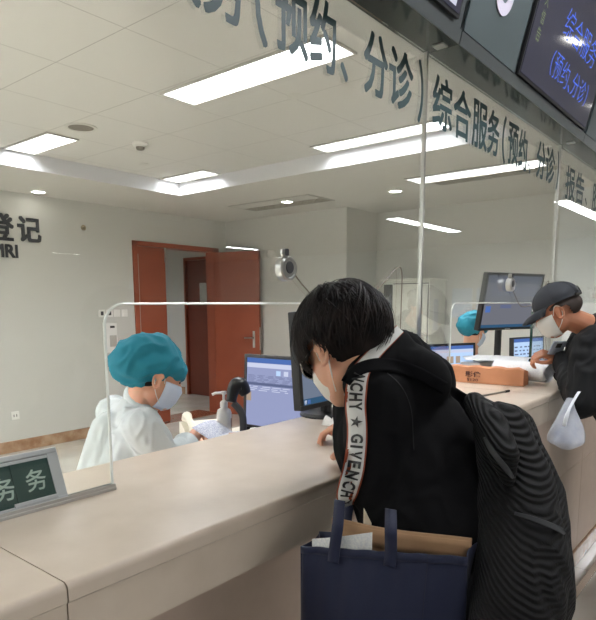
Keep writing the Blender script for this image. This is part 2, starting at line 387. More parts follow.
# ---- things on the far walls
b = nb(); n_ = (0, -.008, 0)
bold_text(b, '登', (2.672, YW-.004, 2.137), (.25, 0, 0), (0, 0, .25), n_, .007); bold_text(b, '记', (2.972, YW-.004, 2.142), (.23, 0, 0), (0, 0, .236), n_, .007)
b2 = b; o = tag(obj('wall_lettering', b2, M_wletter), 'large charcoal Chinese characters on the far wall at left', 'wall sign')
b = nb(); bold_text(b, 'CT/MRI', (2.435, YW-.004, 1.97), (.515, 0, 0), (0, 0, .125), (0, -.006, 0), .005)
tag(obj('wall_lettering', b, M_wletter), 'small charcoal MRI letters under the large wall characters', 'wall sign')
def plate(x0, x1, z0, z1, label, k=0):
    t = thing('wall_switch', label, 'switch', None, (x0, YW, z0))
    part('plate', BX(x0, YW-.01, z0, x1, YW, z1, .003), M_white, t)
    if k == 1: part('rocker', BX(x0+.025, YW-.014, z0+.02, x1-.025, YW-.009, z1-.02, .002), M_dgrey, t)
    if k == 0: part('rocker', BX(x0+.02, YW-.013, z0+.012, x1-.02, YW-.009, z1-.012, .002), M_white, t)
plate(3.83, 3.915, 1.36, 1.445, 'leftmost switch plate in the row on the far wall, behind the opening edge', 1)
plate(3.93, 4.015, 1.36, 1.445, 'switch plate with dark rocker in the wall row left of the doorway', 1)
plate(4.03, 4.115, 1.36, 1.445, 'plain white switch plate, third in the wall row', 0)
plate(4.13, 4.215, 1.36, 1.445, 'plain white switch plate nearest the door frame', 0)
t = thing('wall_dispenser', 'white wall dispenser below the row of switches', 'dispenser', None, (3.95, YW, .95))
b = nb(); box(b, 3.87, YW-.05, .95, 4.04, YW, 1.3, .012); part('housing', b, M_white, t)
part('window', BX(3.93, YW-.054, 1.02, 4.02, YW-.049, 1.15, .004), mat('dispenser_grey', (176, 172, 164), .3), t)
part('indicator', BX(3.94, YW-.054, 1.235, 4.0, YW-.049, 1.26, .002), M_black, t)
t = thing('wall_socket', 'white power socket low on the far wall above the marble skirting', 'socket', None, (2.80, YW, .34))
part('plate', BX(2.765, YW-.01, .335, 2.85, YW, .42, .003), M_white, t)
for xh in (2.79, 2.818): part('socket_hole', BX(xh, YW-.0115, .365, xh+.007, YW-.009, .39), M_black, t)
b = nb(); lathe(b, [(.03, 0), (.03, .006), (.012, .01), (.012, .025), (0, .027)], (3.70, YW, 2.335), V((0, -1, 0)), 16)
tag(obj('wall_hook', b, mat('old_brass', (160, 148, 122), .4)), 'small round hook high on the far wall right of the characters', 'hook')
# papers
M_notice = mat('faded_notice', (176, 184, 192), .8, noisecol=((208, 212, 214), 120, .12))
M_paper = mat('printed_paper', (222, 222, 218), .8, noisecol=((200, 202, 206), 260, .15))
for y0, y1, lab in ((2.76, 3.0, 'printed sheet on the right wall, nearest the cabinet'), (2.50, 2.71, 'printed sheet in the middle of three on the right wall'), (2.22, 2.44, 'printed sheet on the right wall partly behind the big monitor')):
    tag(obj('wall_notice', BX(XR-.004, y0, 1.34, XR, y1, 1.67), M_notice), lab, 'notice')
# cabinet
t = thing('filing_cabinet', 'tall pale grey metal cabinet against the right wall', 'cabinet', None, (6.2, 3.6, 0))
cx0, cx1, cy0, cy1, cz = 6.08, 6.50, 3.08, 3.68, 1.76
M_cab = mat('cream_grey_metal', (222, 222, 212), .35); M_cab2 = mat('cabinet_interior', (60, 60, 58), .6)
b = nb(); box(b, cx0+.02, cy0, 0, cx1, cy1, cz, .004); part('body', b, M_cab, t)
dd = part('door', BX(cx0, cy0+.02, .08, cx0+.02, 3.54, cz-.04, .003), M_cab, t); part('door_gap', BX(cx0+.0195, cy0+.012, .07, cx0+.021, 3.545, cz-.03), M_cab2, t); part('handle', BX(cx0-.012, 3.48, .95, cx0, 3.50, 1.1, .003), M_steel, t)
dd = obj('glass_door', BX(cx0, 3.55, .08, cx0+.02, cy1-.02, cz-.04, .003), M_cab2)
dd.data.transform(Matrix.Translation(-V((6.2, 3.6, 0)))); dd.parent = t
random.seed(3)
for z0 in (1.02, 1.36):
    for i in range(4):
        y = 3.555+i*.028; h = random.uniform(.2, .26)
        part('binder', BX(cx0-.004, y, z0, cx0+.002, y+.024, z0+h), mat('binder_%s' % 'abcdefgh'[i+4*(z0 > 1.2)], random.choice([(150, 152, 156), (110, 112, 120), (180, 180, 176)]), .5), t)
part('label_sheet', BX(6.2, cy0-.003, 1.2, 6.32, cy0, 1.55), M_paper, t)
b = nb(); box(b, 6.06, 3.06, cz, 6.5, 3.70, cz+.02, .004); part('top_panel', b, M_cab, t)

# ================================================================ THE COUNTER
t = thing('service_counter', 'long beige stone-topped service counter with a deep front apron', 'counter', None, (2.5, 1.0, 0))
YF, YK, ZC = .811, 1.375, 1.08
def slab(x0, x1):
    b = nb(); r = .012; prof = [(YK, ZC), (YF+r, ZC)]
    for i in range(1, 7): a = PI/2*i/6; prof.append((YF+r-r*math.sin(a), ZC-r+r*math.cos(a)))
    prof += [(YF, ZC-.030), (YF+.0035, ZC-.034), (YF+.0035, ZC-.125), (YF+.03, ZC-.125), (YF+.03, ZC-.04), (YK, ZC-.04)]
    prism(b, prof, (x0, 0, 0), (0, 1, 0), (0, 0, 1), (x1-x0, 0, 0))
    return b
for x0, x1 in ((-1.99, .436), (.4385, 2.84), (2.8425, 5.2), (5.2025, 6.39)):
    part('countertop', slab(x0, x1), M_top, t, angle=40)
part('seam', BX(-1.9, YF+.006, ZC-.12, 6.3, YF+.02, ZC-.05), M_seam, t)
b = nb(); box(b, -1.99, 1.06, .0, 1.95, 1.10, ZC-.04); part('front_panel', b, M_body, t)
b = nb()
for x0, x1 in ((1.95, 3.55), (3.553, 5.1), (5.103, 6.39)):
    box(b, x0, YF+.008, .626, x1, YF+.03, ZC-.126, .001); box(b, x0, YF+.008, .105, x1, YF+.03, .623, .001)
box(b, 1.95, YF+.03, 0, 6.39, 1.10, ZC-.04)
part('front_panel', b, M_body, t)
b = nb(); box(b, 1.95, YF-.004, 0, 6.39, YF+.03, .10, .003); part('plinth', b, M_marble, t)
struct(obj('trim_3', BX(1.9, .70, 0, 6.6, .735, .006, .001), M_kick))
b = nb(); box(b, -1.99, 1.10, 0, 6.39, 1.34, ZC-.04); part('carcass', b, M_body, t)
# staff desk behind
t = thing('staff_desk', 'low cream staff worktop behind the counter', 'desk', None, (3.5, 1.9, 0))
b = nb(); box(b, 1.70, 1.38, .85, 3.3, 2.12, .88, .004); box(b, 3.3, 1.38, .85, 6.35, 1.74, .88, .004)
part('worktop', b, mat('cream_laminate', (214, 208, 194), .4), t)
b = nb()
for x in (1.74, 3.2, 4.8, 6.28):
    part('leg_panel', BX(x, 1.42, 0, x+.03, 2.08 if x < 3 else 1.7, .85), M_cab, t)

# ================================================================ THE GLASS
ZG = 2.463
JO = [-1.32, .45, 2.22, 3.99, 5.76]
lab = ['clear glass pane at the left edge behind the nameplate', 'nearest wide glass pane with counter opening in front of the capped nurse', 'middle glass pane with dark lettering, left of the man in the cap', 'far glass pane at the right edge above the man in the cap']
txt = {}
def pane(i, j0, j1):
    g = .006; bev = .05
    c0, c1, h = j0+.303, j0+.303+1.115, 1.502
    poly = [(j0+g, ZC+.012), (c0, ZC+.012)]
    for k in range(7): a = PI-PI/2*k/6; poly.append((c0+bev+bev*math.cos(a), h-bev+bev*math.sin(a)))
    for k in range(7): a = PI/2-PI/2*k/6; poly.append((c1-bev+bev*math.cos(a), h-bev+bev*math.sin(a)))
    poly += [(c1, ZC+.012), (j1-g, ZC+.012), (j1-g, ZG-.001), (j0+g, ZG-.001)]
    b = nb(); fs = prism(b, poly, (0, YG+.001, 0), (1, 0, 0), (0, 0, 1), (0, .005, 0))
    t = thing('glass_pane', lab[i], 'glass screen', None, (j0, YG, ZC))
    part('pane', b, M_glass, t)
    # ground edge line around the opening, its bright glint put into the colour
    e = nb(); path = [V((a, YG+.005, z)) for a, z in poly[1:16]]
    tube(e, path, .0032, 6); part('polished_edge', e, M_gedge, t)
    e = nb(); box(e, c1-.002, YG-.002, ZC+.012, c1+.006, YG+.012, h-.01); part('dark_edge', e, M_gdark, t)  # added strip: dark look of the refracting pane edge put into its colour
    for a0, a1 in ((j0+.008, c0+.003), (c1-.003, j1-.008)):
        e = nb(); box(e, a0, YG-.007, ZC, a1, YG+.010, ZC+.007, .001); box(e, a0, YG-.004, ZC+.006, a1, YG-.0005, ZC+.014, .0008); box(e, a0, YG+.0065, ZC+.006, a1, YG+.010, ZC+.014, .0008)
        part('base_rail', e, M_steel, t)
    return t
P_ = [pane(i, JO[i], JO[i+1]) for i in range(4)]
for i, (x, l) in enumerate(zip(JO[1:4], ('slim steel joint post left of the nearest pane', 'tall slim steel joint post between the nearest and middle panes', 'slim dark joint post above the man in the cap'))):
    b = nb(); box(b, x-.0045, YG-.005, ZC, x+.0045, YG+.012, ZG-.001, .0015)
    tag(obj('joint_post', b, M_steel), l, 'post')
# lettering on the panes
def px(x, z=2.31): r = ray(x, z); return x
def LX(x): # picture column -> X on the glass at letter height
    y = 150
    for _ in range(6):
        p = ony(x, y, YG); y += (p.z-2.31)*0 ; 
        q = p.z-2.31; y += q*150
    return p.x
seq = [('综', 432.5, 452), ('合', 453.5, 470.5), ('服', 472, 487), ('务', 487.5, 499), ('（', 502, 505.5), ('预', 508, 518), ('约', 518.5, 527), ('、', 528.5, 531), ('分', 536.5, 545), ('诊', 545.5, 554.5), ('）', 556.5, 558.5)]
pos = [(c, LX(a), LX(b_)) for c, a, b_ in seq]
zt0, zt1 = 2.205, 2.408
def letters(off, root):
    b = nb()
    for c, xa, xb in pos:
        z0, z1 = zt0, zt1
        if c == '、': z0, z1 = zt0, zt0+.055
        if c in '（）': z0, z1 = zt0-.015, zt1+.01
        bold_text(b, c, (xa+off+.003, YG-.0015, z0+.003), (xb-xa-.006, 0, 0), (0, 0, z1-z0-.006), None, .0035)
    part('lettering', b, M_letter, root)
letters(0, P_[2]); letters(-1.778, P_[1])
b = nb(); x = 4.135
for c, w, g in (('报', .21, .03), ('告', .20, .04), ('、', .06, .14), ('胶', .21, .03), ('片', .2, .03), ('打', .21, .03), ('印', .2, 0)):
    if c == '、': put_text(b, c, (x, YG-.0015, 2.18), (.06, 0, 0), (0, 0, .055), None, .02)
    else: bold_text(b, c, (x, YG-.0015, 2.17), (w, 0, 0), (0, 0, .2), None, .0035)
    x += w+g
part('lettering', b, M_letter, P_[3])
# intercom speakers on the glass, with their wires
M_spk = mat('intercom_face', (150, 150, 150), .35, .6)
t = None
def intercom(X, z, label, wlabel):
    t = thing('intercom', label, 'intercom', 'round intercoms on the glass', (X, YG, z))
    c = (X, YG-.001, z); ax = V((0, -1, 0))
    b = nb(); lathe(b, [(0, 0), (.034, 0), (.036, .004), (.036, .026), (.032, .031), (.027, .031), (.025, .028), (0, .028)], c, ax, 40); part('body', b, M_steel, t)
    b = nb(); lathe(b, [(0, .030), (.016, .030), (.018, .028)], (X+.003, c[1], z+.004), ax, 30); part('mesh_cover', b, M_dgrey, t)
    b = nb(); tube(b, [(X-.006, YG-.016, z+.03), (X-.010, YG-.018, z+.045), (X-.012, YG-.018, z+.056)], [.011, .013, .009], 14); part('microphone', b, M_steel, t)
    b = nb(); box(b, X-.021, YG-.034, z+.036, X-.005, YG-.030, z+.056, .003); part('button', b, M_dgrey, t)
    w = nb(); pts = spline([(X+.03, YG-.006, z+.006), (X+.10, YG-.006, z-.05), (X+.22, YG-.006, z-.115), (X+.42, YG-.006, z-.10), (X+.56, YG-.006, z-.03), (X+.69, YG-.006, z+.035), (X+.70, YG-.006, z-.12), (X+.695, YG-.006, z-.30), (X+.715, YG-.006, z-.40), (X+.70, YG-.006, z-.485)], 6)
    tube(w, pts, .0022, 6)
    tag(obj('wire', w, mat('grey_wire', (120, 110, 100), .5)), wlabel, 'cable')
    return t
intercom(1.350, 1.602, 'round silver intercom on the nearest pane, above the bowed head', 'thin wire from the nearest intercom, looping behind the black hair')
intercom(1.352+1.84, 1.598, 'round silver intercom in front of the big tilted monitor', 'thin wire from the intercom in front of the big monitor')
intercom(1.352+1.84*2, 1.57, 'round silver intercom at the right edge behind the cap', 'thin wire of the intercom at the right edge')

# ================================================================ OVERHEAD FASCIA
t = thing('overhead_fascia', 'dark grey metal sign fascia running above the glass', 'fascia', None, (2.2, 1.1, ZG))
YO = 1.04; A_ = .25; ZF = 3.18
def face(x0, x1, z0, z1, th, off=0.0):
    """sloping slab on the fascia's front, thickness outward"""
    b = nb(); n = V((0, -1, -A_)).normalized()
    y = lambda z: YO-A_*(z-ZG)
    prism(b, [(x0, 0), (x1, 0), (x1, 1), (x0, 1)], V((0, y(z0), z0))+n*off, (1, 0, 0), V((0, y(z1)-y(z0), z1-z0)), n*th)
    return b
seams = [-1.9, .46, 2.235, 4.0, 6.38]
for a0, a1 in zip(seams, seams[1:]):
    b = nb(); prism(b, [(YO+.004, ZG+.004), (1.178, ZG+.004), (1.178, ZF), (YO-A_*(ZF-ZG)+.004, ZF)], (a0+.004, 0, 0), (0, 1, 0), (0, 0, 1), (a1-a0-.008, 0, 0))
    part('core', b, M_fascia, t)
    b = nb(); box(b, a0+.003, YO, ZG, a1-.003, 1.178, ZG+.004, .0008); part('soffit_panel', b, M_soffit, t)
    part('bottom_lip', face(a0+.003, a1-.003, ZG, ZG+.045, .004), M_fascia, t)
b = nb(); box(b, -1.9, YO+.003, ZG+.002, 6.38, 1.17, ZG+.2); part('backing', b, M_black, t)
for x in (.46, 2.235, 4.0):
    b = nb(); box(b, x-.055, 1.075, ZG-.006, x-.012, 1.12, ZG, .001); part('hinge_clip', b, M_steel, t)
for x0, x1 in ((.46, 1.0), (2.239, 2.78), (4.004, 4.55)):
    part('side_panel', face(x0+.004, x1-.006, ZG+.047, ZF, .006), mat('teal_grey_metal', (96, 108, 112), .38, .6, bump=(300, .06, .001)) if 'teal_grey_metal' not in MATS else MATS['teal_grey_metal'], t)
def fpt(x, z, off=.010):
    return V((x, YO-A_*(z-ZG), z))+V((0, -1, -A_)).normalized()*off
def ring(xc, zc, r0, r1):
    b = nb(); N = 40; uu = V((1, 0, 0)); vv = V((0, -A_, 1)).normalized(); c = fpt(xc, zc, .008); nn = V((0, -1, -A_)).normalized()*.003
    vi = []
    for k in range(N):
        a = 2*PI*k/N; d = uu*math.cos(a)+vv*math.sin(a); vi.append([b.verts.new(c+d*r0), b.verts.new(c+d*r1), b.verts.new(c+d*r1+nn), b.verts.new(c+d*r0+nn)])
    for k in range(N):
        A, B = vi[k], vi[(k+1) % N]
        for q in range(4): b.faces.new((A[q], A[(q+1) % 4], B[(q+1) % 4], B[q]))
    return b
part('logo_ring', ring(2.50, 2.72, .036, .080), mat('pale_lilac_paint', (196, 190, 206), .4), t)
part('logo_ring', ring(.85, 2.70, .035, .078), MATS['pale_lilac_paint'], t)
def screen(x0, x1, z0, z1, label):
    s = thing('led_screen', label, 'screen', None, fpt(x0, z0))
    b = face(x0, x1, z0, z1, .014, .001); part('bezel', b, M_black, s)
    b = face(x0+.012, x1-.012, z0+.012, z1, .002, .0155); part('display', b, M_led, s)
    return s
s1 = screen(1.02, 2.17, ZG+.06, 3.1, 'lit display at the top edge, left of the grey panel with the ring logo')
b = face(1.06, 2.12, ZG+.085, 3.06, .001, .0185); part('lit_area', b, emis('white_display', (196, 198, 214), .8), s1)
s2 = screen(2.80, 3.93, ZG+.05, 3.1, 'dark display with blue characters at the top right corner')
vv = V((0, -A_, 1)).normalized()
b = nb(); x = 3.17
for c, w in (('综', .13), ('合', .13), ('服', .13), ('务', .13)): put_text(b, c, fpt(x, 2.775, .0195), (w, 0, 0), vv*.125, None, -.012); x += w+.015
part('blue_characters', b, M_blue, s2); b = nb()
x = 3.13
for c, w in (('（', .03), ('预', .11), ('约', .11), ('、', .04), ('分', .11), ('诊', .11), ('）', .03)):
    h = .03 if c == '、' else .11; put_text(b, c, fpt(x, 2.60, .0195), (w, 0, 0), vv*h, None, -.012); x += w+.018
part('blue_characters', b, M_blue, s2)
b = nb()
for k, c in enumerate('人信告'): put_text(b, c, fpt(2.87, 2.80-k*.066, .0195), (.045, 0, 0), vv*.055, None, -.01)
part('yellow_characters', b, M_yel, s2)
screen(4.57, 6.2, ZG+.05, 3.1, 'dark display beyond the right picture edge')

# ================================================================ NAMEPLATE STAND
t = thing('nameplate_stand', 'dark green nameplate in a silver frame on the counter, bottom left', 'sign', None, (.3, 1.2, ZC))
X0, X1 = .02, .645; tilt = .38
o = V((0, 1.178, ZC+.002)); vv = V((0, math.sin(tilt), math.cos(tilt))); nn = V((0, -math.cos(tilt), math.sin(tilt))); HS = .112
def sp(b, xa, xb, va, vb, na, nb_, bev=0):
    M = Matrix(((1, vv.x, nn.x, o.x), (0, vv.y, nn.y, o.y), (0, vv.z, nn.z, o.z), (0, 0, 0, 1)))
    box(b, xa, va, na, xb, vb, nb_, bev, M=M)
b = nb(); sp(b, X0, X1-.002, .0, HS, 0, .008); part('backing', b, M_dgrey, t)
b = nb()
sp(b, X0, X1, -.002, .010, 0, .014, .002); sp(b, X0, X1, HS-.008, HS+.004, 0, .014, .002); sp(b, X0, X1, HS-.016, HS-.009, 0, .012, .001)
sp(b, X1-.024, X1, 0, HS, 0, .013, .001); sp(b, X0, X0+.034, 0, HS, 0, .013, .001)
part('frame', b, mat('anodised_silver', (190, 192, 198), .35, .5), t)
M_green = mat('dark_green_card', (34, 66, 62), .6); M_pale = mat('pale_green_lettering', (170, 190, 182), .6)
c1 = nb(); sp(c1, .540, X1-.022, .010, HS-.010, .009, .0115); part('name_card', c1, M_green, t)
c2 = nb(); sp(c2, X0+.03, .548, .008, HS-.016, .0085, .0095); part('name_card', c2, M_green, t)
b = nb(); put_text(b, '务', o+V((.564, 0, 0))+vv*.032+nn*.0125, (.044, 0, 0), vv*.046, None, .012)
put_text(b, '务', o+V((.496, 0, 0))+vv*.026+nn*.0105, (.046, 0, 0), vv*.048, None, .012); put_text(b, '服', o+V((.436, 0, 0))+vv*.026+nn*.0105, (.046, 0, 0), vv*.048, None, .012)
part('characters', b, M_pale, t)
b = nb(); sp(b, .53, X1-.022, .008, .016, .0118, .016, .001); part('clip_strip', b, MATS['anodised_silver'], t)
b = nb(); box(b, X0+.05, 1.20, ZC, X1-.05, 1.30, ZC+.006, .002); part('foot', b, MATS['anodised_silver'], t)
# ================================================================ MONITORS AND DESK ITEMS
def basis(r, tilt, roll=0):
    """r: screen's right (unit, horizontal) seen from the front; returns right, up, normal (towards the viewer)"""
    r = V(r).normalized(); n = r.cross(V((0, 0, 1)))   # right x up = towards the front
    n = V((r.y, -r.x, 0))
    u = (V((0, 0, 1))*math.cos(tilt) - n*math.sin(tilt)).normalized(); n = r.cross(u).normalized()
    if roll: q = Quaternion(n, roll); r = q @ r; u = q @ u
    return r, u, n
M_scr = emis('display_lavender', (158, 166, 205), .62); M_scr2 = emis('display_grey_blue', (128, 140, 162), .5); M_scr3 = emis('display_pale_blue', (176, 202, 236), .8)
M_bar = emis('display_blue_bar', (86, 120, 190), .6); M_bar2 = emis('display_steel_bar', (70, 112, 150), .4); M_tx = emis('display_grey_text', (112, 122, 160), .5)
M_ic = emis('display_tan_icon', (190, 170, 150), .55); M_hi = emis('display_white_row', (196, 202, 226), .75)
def monitor(label, o, r, tilt, w, h, fr, screen_m, rects, foot, roll=0, bez=M_black, th=.035):
    """o: lower left outer corner of the front"""
    r, u, n = basis(r, tilt, roll); o = V(o)
    t = thing('monitor', label, 'monitor', None, (foot[0], foot[1], foot[2]))
    M = Matrix(((r.x, u.x, n.x, o.x), (r.y, u.y, n.y, o.y), (r.z, u.z, n.z, o.z), (0, 0, 0, 1)))
    b = nb(); box(b, 0, 0, -th, w, h, -.004, .004, M=M); box(b, .06, .05, -th-.02, w-.06, h-.05, -th, .01, M=M)
    for q in ((0, 0, w, fr), (0, h-fr, w, h), (0, fr, fr, h-fr), (w-fr, fr, w, h-fr)):
        box(b, q[0], q[1], -.006, q[2], q[3], 0, .0015, M=M)
    part('housing', b, bez, t)
    b = nb(); mats = [screen_m]; W, H = w-2*fr, h-2*fr
    def q(x0, y0, x1, y1, k, z):
        vs = [b.verts.new(M @ V((fr+W*a, fr+H*c, z))) for a, c in ((x0, y0), (x1, y0), (x1, y1), (x0, y1))]
        b.faces.new(vs).material_index = k
    q(0, 0, 1, 1, 0, -.0038)
    for x0, y0, x1, y1, m in rects:
        if m not in mats: mats.append(m)
        q(x0, y0, x1, y1, mats.index(m), -.0034)
    me = bpy.data.meshes.new('screen'); b.normal_update(); b.to_mesh(me); b.free(); me.transform(Matrix.Translation(-V(t.location)))
    link('screen', me, mats, t)
    b = nb(); box(b, w*.5-.025, fr*.3, -.0005, w*.5+.025, fr*.62, .0008, M=M); part('logo_badge', b, M_steel, t)
    f = V(foot); c = M @ V((w/2, h*.3, -th-.01))
    b = nb(); tube(b, [c, V((f.x, f.y, c.z-.02)), V((f.x, f.y, f.z+.01))], .022, 10); part('stand', b, M_black, t)
    b = nb(); lathe(b, [(0, 0), (.10, 0), (.10, .006), (.09, .014), (0, .016)], f, n=28); part('foot', b, M_black, t)
    return t, M
def rows(n, x0, x1, y0, y1, m, seed=1, hh=.35, cols=1):
    random.seed(seed); out = []
    for i in range(n):
        y = y0+(y1-y0)*i/n; s = (y1-y0)/n*hh; x = x0
        while x < x1-.02:
            l = random.uniform(.05, .16); out.append((x, y, min(x+l, x1), y+s, m)); x += l+random.uniform(.02, .08)
    return out
base = [(0, .93, 1, 1, M_bar), (0, .86, 1, .925, M_hi), (.48, .76, .55, .83, M_scr3), (.60, .76, .67, .83, M_hi), (.72, .76, .80, .83, M_ic), (.84, .76, .92, .83, M_ic), (0, .60, .93, .64, M_tx), (0, .36, .08, .50, M_ic)]
r1 = (rt*.80 - fw*.60); r1.z = 0
o1 = at(243, 438, 2.58)
monitor('monitor with lavender screen and slim grey bezel, behind the hand soap bottle', (o1.x, o1.y, .975), r1, .06, .36, .315, .014, M_scr,
        base + rows(7, .02, .95, .645, .76, M_tx, 2, .3) + rows(3, .02, .7, .52, .60, M_hi, 5, .4), (o1.x+.07, o1.y-.18, .88), bez=M_dgrey)
monitor('black monitor partly hidden by the face of the bowed man', at(301.5, 411.5, 2.06), (1, .02, 0), .075, .46, .345, .017, M_scr2,
        [(0, 0, 1, .07, M_bar2), (.02, .01, .05, .055, M_hi), (.06, .01, .10, .055, M_bar), (0, .93, 1, 1, M_bar), (.03, .75, .2, .82, M_ic)] + rows(3, .02, .8, .84, .93, M_tx, 3), (1.80, 1.33, ZC))
monitor('small low monitor with pale screen beyond the long kraft parcel', at(427, 385, 3.45), (.83, -.4, 0), .05, .36, .235, .014, M_scr3,
        [(0, .9, 1, 1, M_bar), (0, .8, 1, .88, M_hi), (.1, .62, .2, .75, M_ic), (.4, .5, .55, .7, M_ic), (.6, .5, .7, .7, M_ic)] + rows(5, .02, .9, .1, .5, M_tx, 9), (3.35, 1.5, .88))
monitor('big dark monitor tilted back on its arm, beside the man in the cap', at(478, 331, 3.58), (.86, -.28, 0), -.17, .54, .35, .016, emis('display_dim_grey', (116, 118, 128), .62),
        [(0, 0, 1, .06, M_bar2), (.04, .30, .13, .42, M_bar), (0, .86, 1, 1, emis('display_dim_top', (92, 98, 118), .55)), (.3, .38, .5, .44, M_tx)] + rows(4, .1, .95, .62, .82, M_tx, 4, .3), (3.78, 1.42, ZC+.0), roll=.0)
monitor('bright monitor standing behind the papers, under the big tilted one', at(513, 376, 4.35), (.95, -.25, 0), .05, .40, .28, .012, M_scr3,
        [(0, .9, 1, 1, M_bar)] + rows(7, .03, .95, .12, .85, M_tx, 12), (4.75, 1.55, .88))
# desk phone
t = thing('desk_phone', 'cream desk telephone between the nurse and the soap bottle', 'telephone', None, (1.98, 2.0, .88))
pb = at(205, 430, 2.74); pb.z = .88; Mp = Matrix.Translation(pb) @ Matrix.Rotation(math.radians(-28), 4, 'Z')
M_cream = mat('cream_plastic', (222, 216, 200), .4)
b = nb(); prism(b, [(-.09, 0), (.09, 0), (.09, .075), (.06, .082), (-.09, .03)], Mp @ V((-.10, 0, 0)), Mp.to_3x3() @ V((0, 1, 0)), (0, 0, 1), Mp.to_3x3() @ V((.21, 0, 0))); part('base', b, M_cream, t)
b = nb(); M2 = Mp @ Matrix.Translation((0, 0, .03)) @ Matrix.Rotation(.30, 4, 'X')
for i in range(4):
    for j in range(3): box(b, .0+j*.025, -.06+i*.024, .025, .018+j*.025, -.044+i*.024, .034, .002, M=M2)
part('keypad', b, M_white, t)
b = nb(); box(b, -.01, .045, .022, .08, .075, .03, .002, M=M2); part('display', b, mat('lcd_grey', (120, 126, 120), .3), t)
b = nb(); tube(b, [M2 @ V(p) for p in ((-.07, -.09, .035), (-.07, -.075, .055), (-.07, -.03, .062), (-.07, .03, .062), (-.07, .075, .055), (-.07, .09, .035))], [.022, .024, .015, .015, .024, .022], 12); part('handset', b, M_cream, t)
# papers on the desk
def sheet(name, c, w, h, rot, tiltv, label, m=M_paper):
    b = nb(); M = Matrix.Translation(c) @ Matrix.Rotation(rot, 4, 'Z') @ Matrix.Rotation(tiltv, 4, 'X')
    nx, ny = 8, 8; g = [[b.verts.new(M @ V(((i/nx-.5)*w, (j/ny-.5)*h, .012*math.sin(3*i/nx)*(j/ny)))) for i in range(nx+1)] for j in range(ny+1)]
    for j in range(ny):
        for i in range(nx): b.faces.new((g[j][i], g[j][i+1], g[j+1][i+1], g[j+1][i]))
    r = bmesh.ops.extrude_face_region(b, geom=b.faces[:])
    for e in r['geom']:
        if isinstance(e, bmesh.types.BMVert): e.co.z -= .0015
    return tag(obj(name, b, m, smooth=True), label, 'paper')
M_form = mat('printed_form', (224, 226, 232), .7, noisecol=((168, 174, 200), 200, .12))
p = at(222, 436, 2.36); sheet('paper_form', p, .16, .19, math.radians(12), math.radians(26), 'printed form propped up at the nurse\'s fingertips', M_form)
p = at(243, 437, 2.28); sheet('paper_form', V((p.x, p.y, p.z-.01)), .2, .14, math.radians(-20), .1, 'white sheet lying right of the propped form', M_form)
# soap bottle
c = at(224.5, 433, 2.5); c.z = .88
t = thing('pump_bottle', 'white pump bottle of hand soap in front of the red door', 'bottle', None, c)
hsc = 1.0
b = nb(); lathe(b, [(0, 0), (.028, 0), (.031, .006), (.031, .170), (.027, .183), (.015, .191), (.013, .199)], c, n=28); c = c+V((0, 0, .065)); part('bottle', b, M_white, t, angle=50)
b = nb(); lathe(b, [(.016, .130), (.016, .150), (.011, .156), (.006, .158), (.006, .182), (.012, .184), (.012, .196), (0, .197)], c, n=18); tube(b, [c+V((0, 0, .190)), c+V((-.03, .018, .190)), c+V((-.042, .025, .184))], .006, 8); part('pump', b, M_white, t, angle=50)
b = nb(); 
for k in range(9):
    a = -2.2+k*.12
N = 10; vs = []
for k in range(N+1):
    a = math.radians(-75)+k/N*math.radians(70); d = V((math.cos(a), math.sin(a), 0))*.0315
    vs.append((b.verts.new(c+d+V((0, 0, .0))), b.verts.new(c+d+V((0, 0, .085)))))
for A_1, B_1 in zip(vs, vs[1:]): b.faces.new((A_1[0], B_1[0], B_1[1], A_1[1]))
part('label', b, mat('tan_bottle_label', (176, 150, 130), .5, noisecol=((120, 96, 84), 60, .1)), t)
# black handheld scanner on its stand
c = at(240, 418, 2.52)
t = thing('barcode_scanner', 'black handheld scanner on a curved stand beside the lavender monitor', 'scanner', None, (c.x, c.y, .88))
b = nb(); pts = spline([at(246, 394, 2.46), at(240, 385, 2.45), at(234, 389, 2.44), at(231, 402, 2.43)], 5); tube(b, pts, [.022+.012*math.sin(PI*min(1, i/ (len(pts)-1)*1.2)) for i in range(len(pts))], 14); part('head', b, M_black, t, smooth=True)
b = nb(); pts = spline([at(233, 403, 2.44), at(239, 409, 2.44), at(243, 418, 2.44), at(243, 438, 2.44)], 5); tube(b, pts, .015, 12); part('grip', b, M_dgrey, t, smooth=True)
b = nb(); lathe(b, [(0, 0), (.05, 0), (.05, .01), (.012, .02), (.008, .04), (.008, .10)], (c.x+.04, c.y-.01, .88), n=20); part('stand', b, M_black, t)
c = at(237, 431, 2.30); b = nb(); M = Matrix.Translation((c.x, c.y, .88)) @ Matrix.Rotation(math.radians(-35), 4, 'Z'); box(b, -.03, -.02, 0, .03, .02, .125, .002, M=M)
tag(obj('card_box', b, mat('pink_card', (206, 172, 156), .6)), 'pinkish upright card box between soap bottle and monitor', 'box')
c = at(255, 432, 2.2); b = nb(); tube(b, spline([V((c.x-.03, c.y+.02, c.z)), V((c.x, c.y, c.z+.008)), V((c.x+.05, c.y-.03, c.z-.006))], 4), [.006]*3+[.01]*3+[.012]*3, 10)
c2 = nb(); box(c2, c.x-.06, c.y-.05, .88, c.x+.08, c.y+.05, c.z-.012, .006); 
t = thing('card_reader', 'small white reader in front of the lavender monitor', 'card reader', None, (c.x, c.y, .88))
part('base', c2, M_white, t); part('stylus', b, M_white, t, smooth=True)
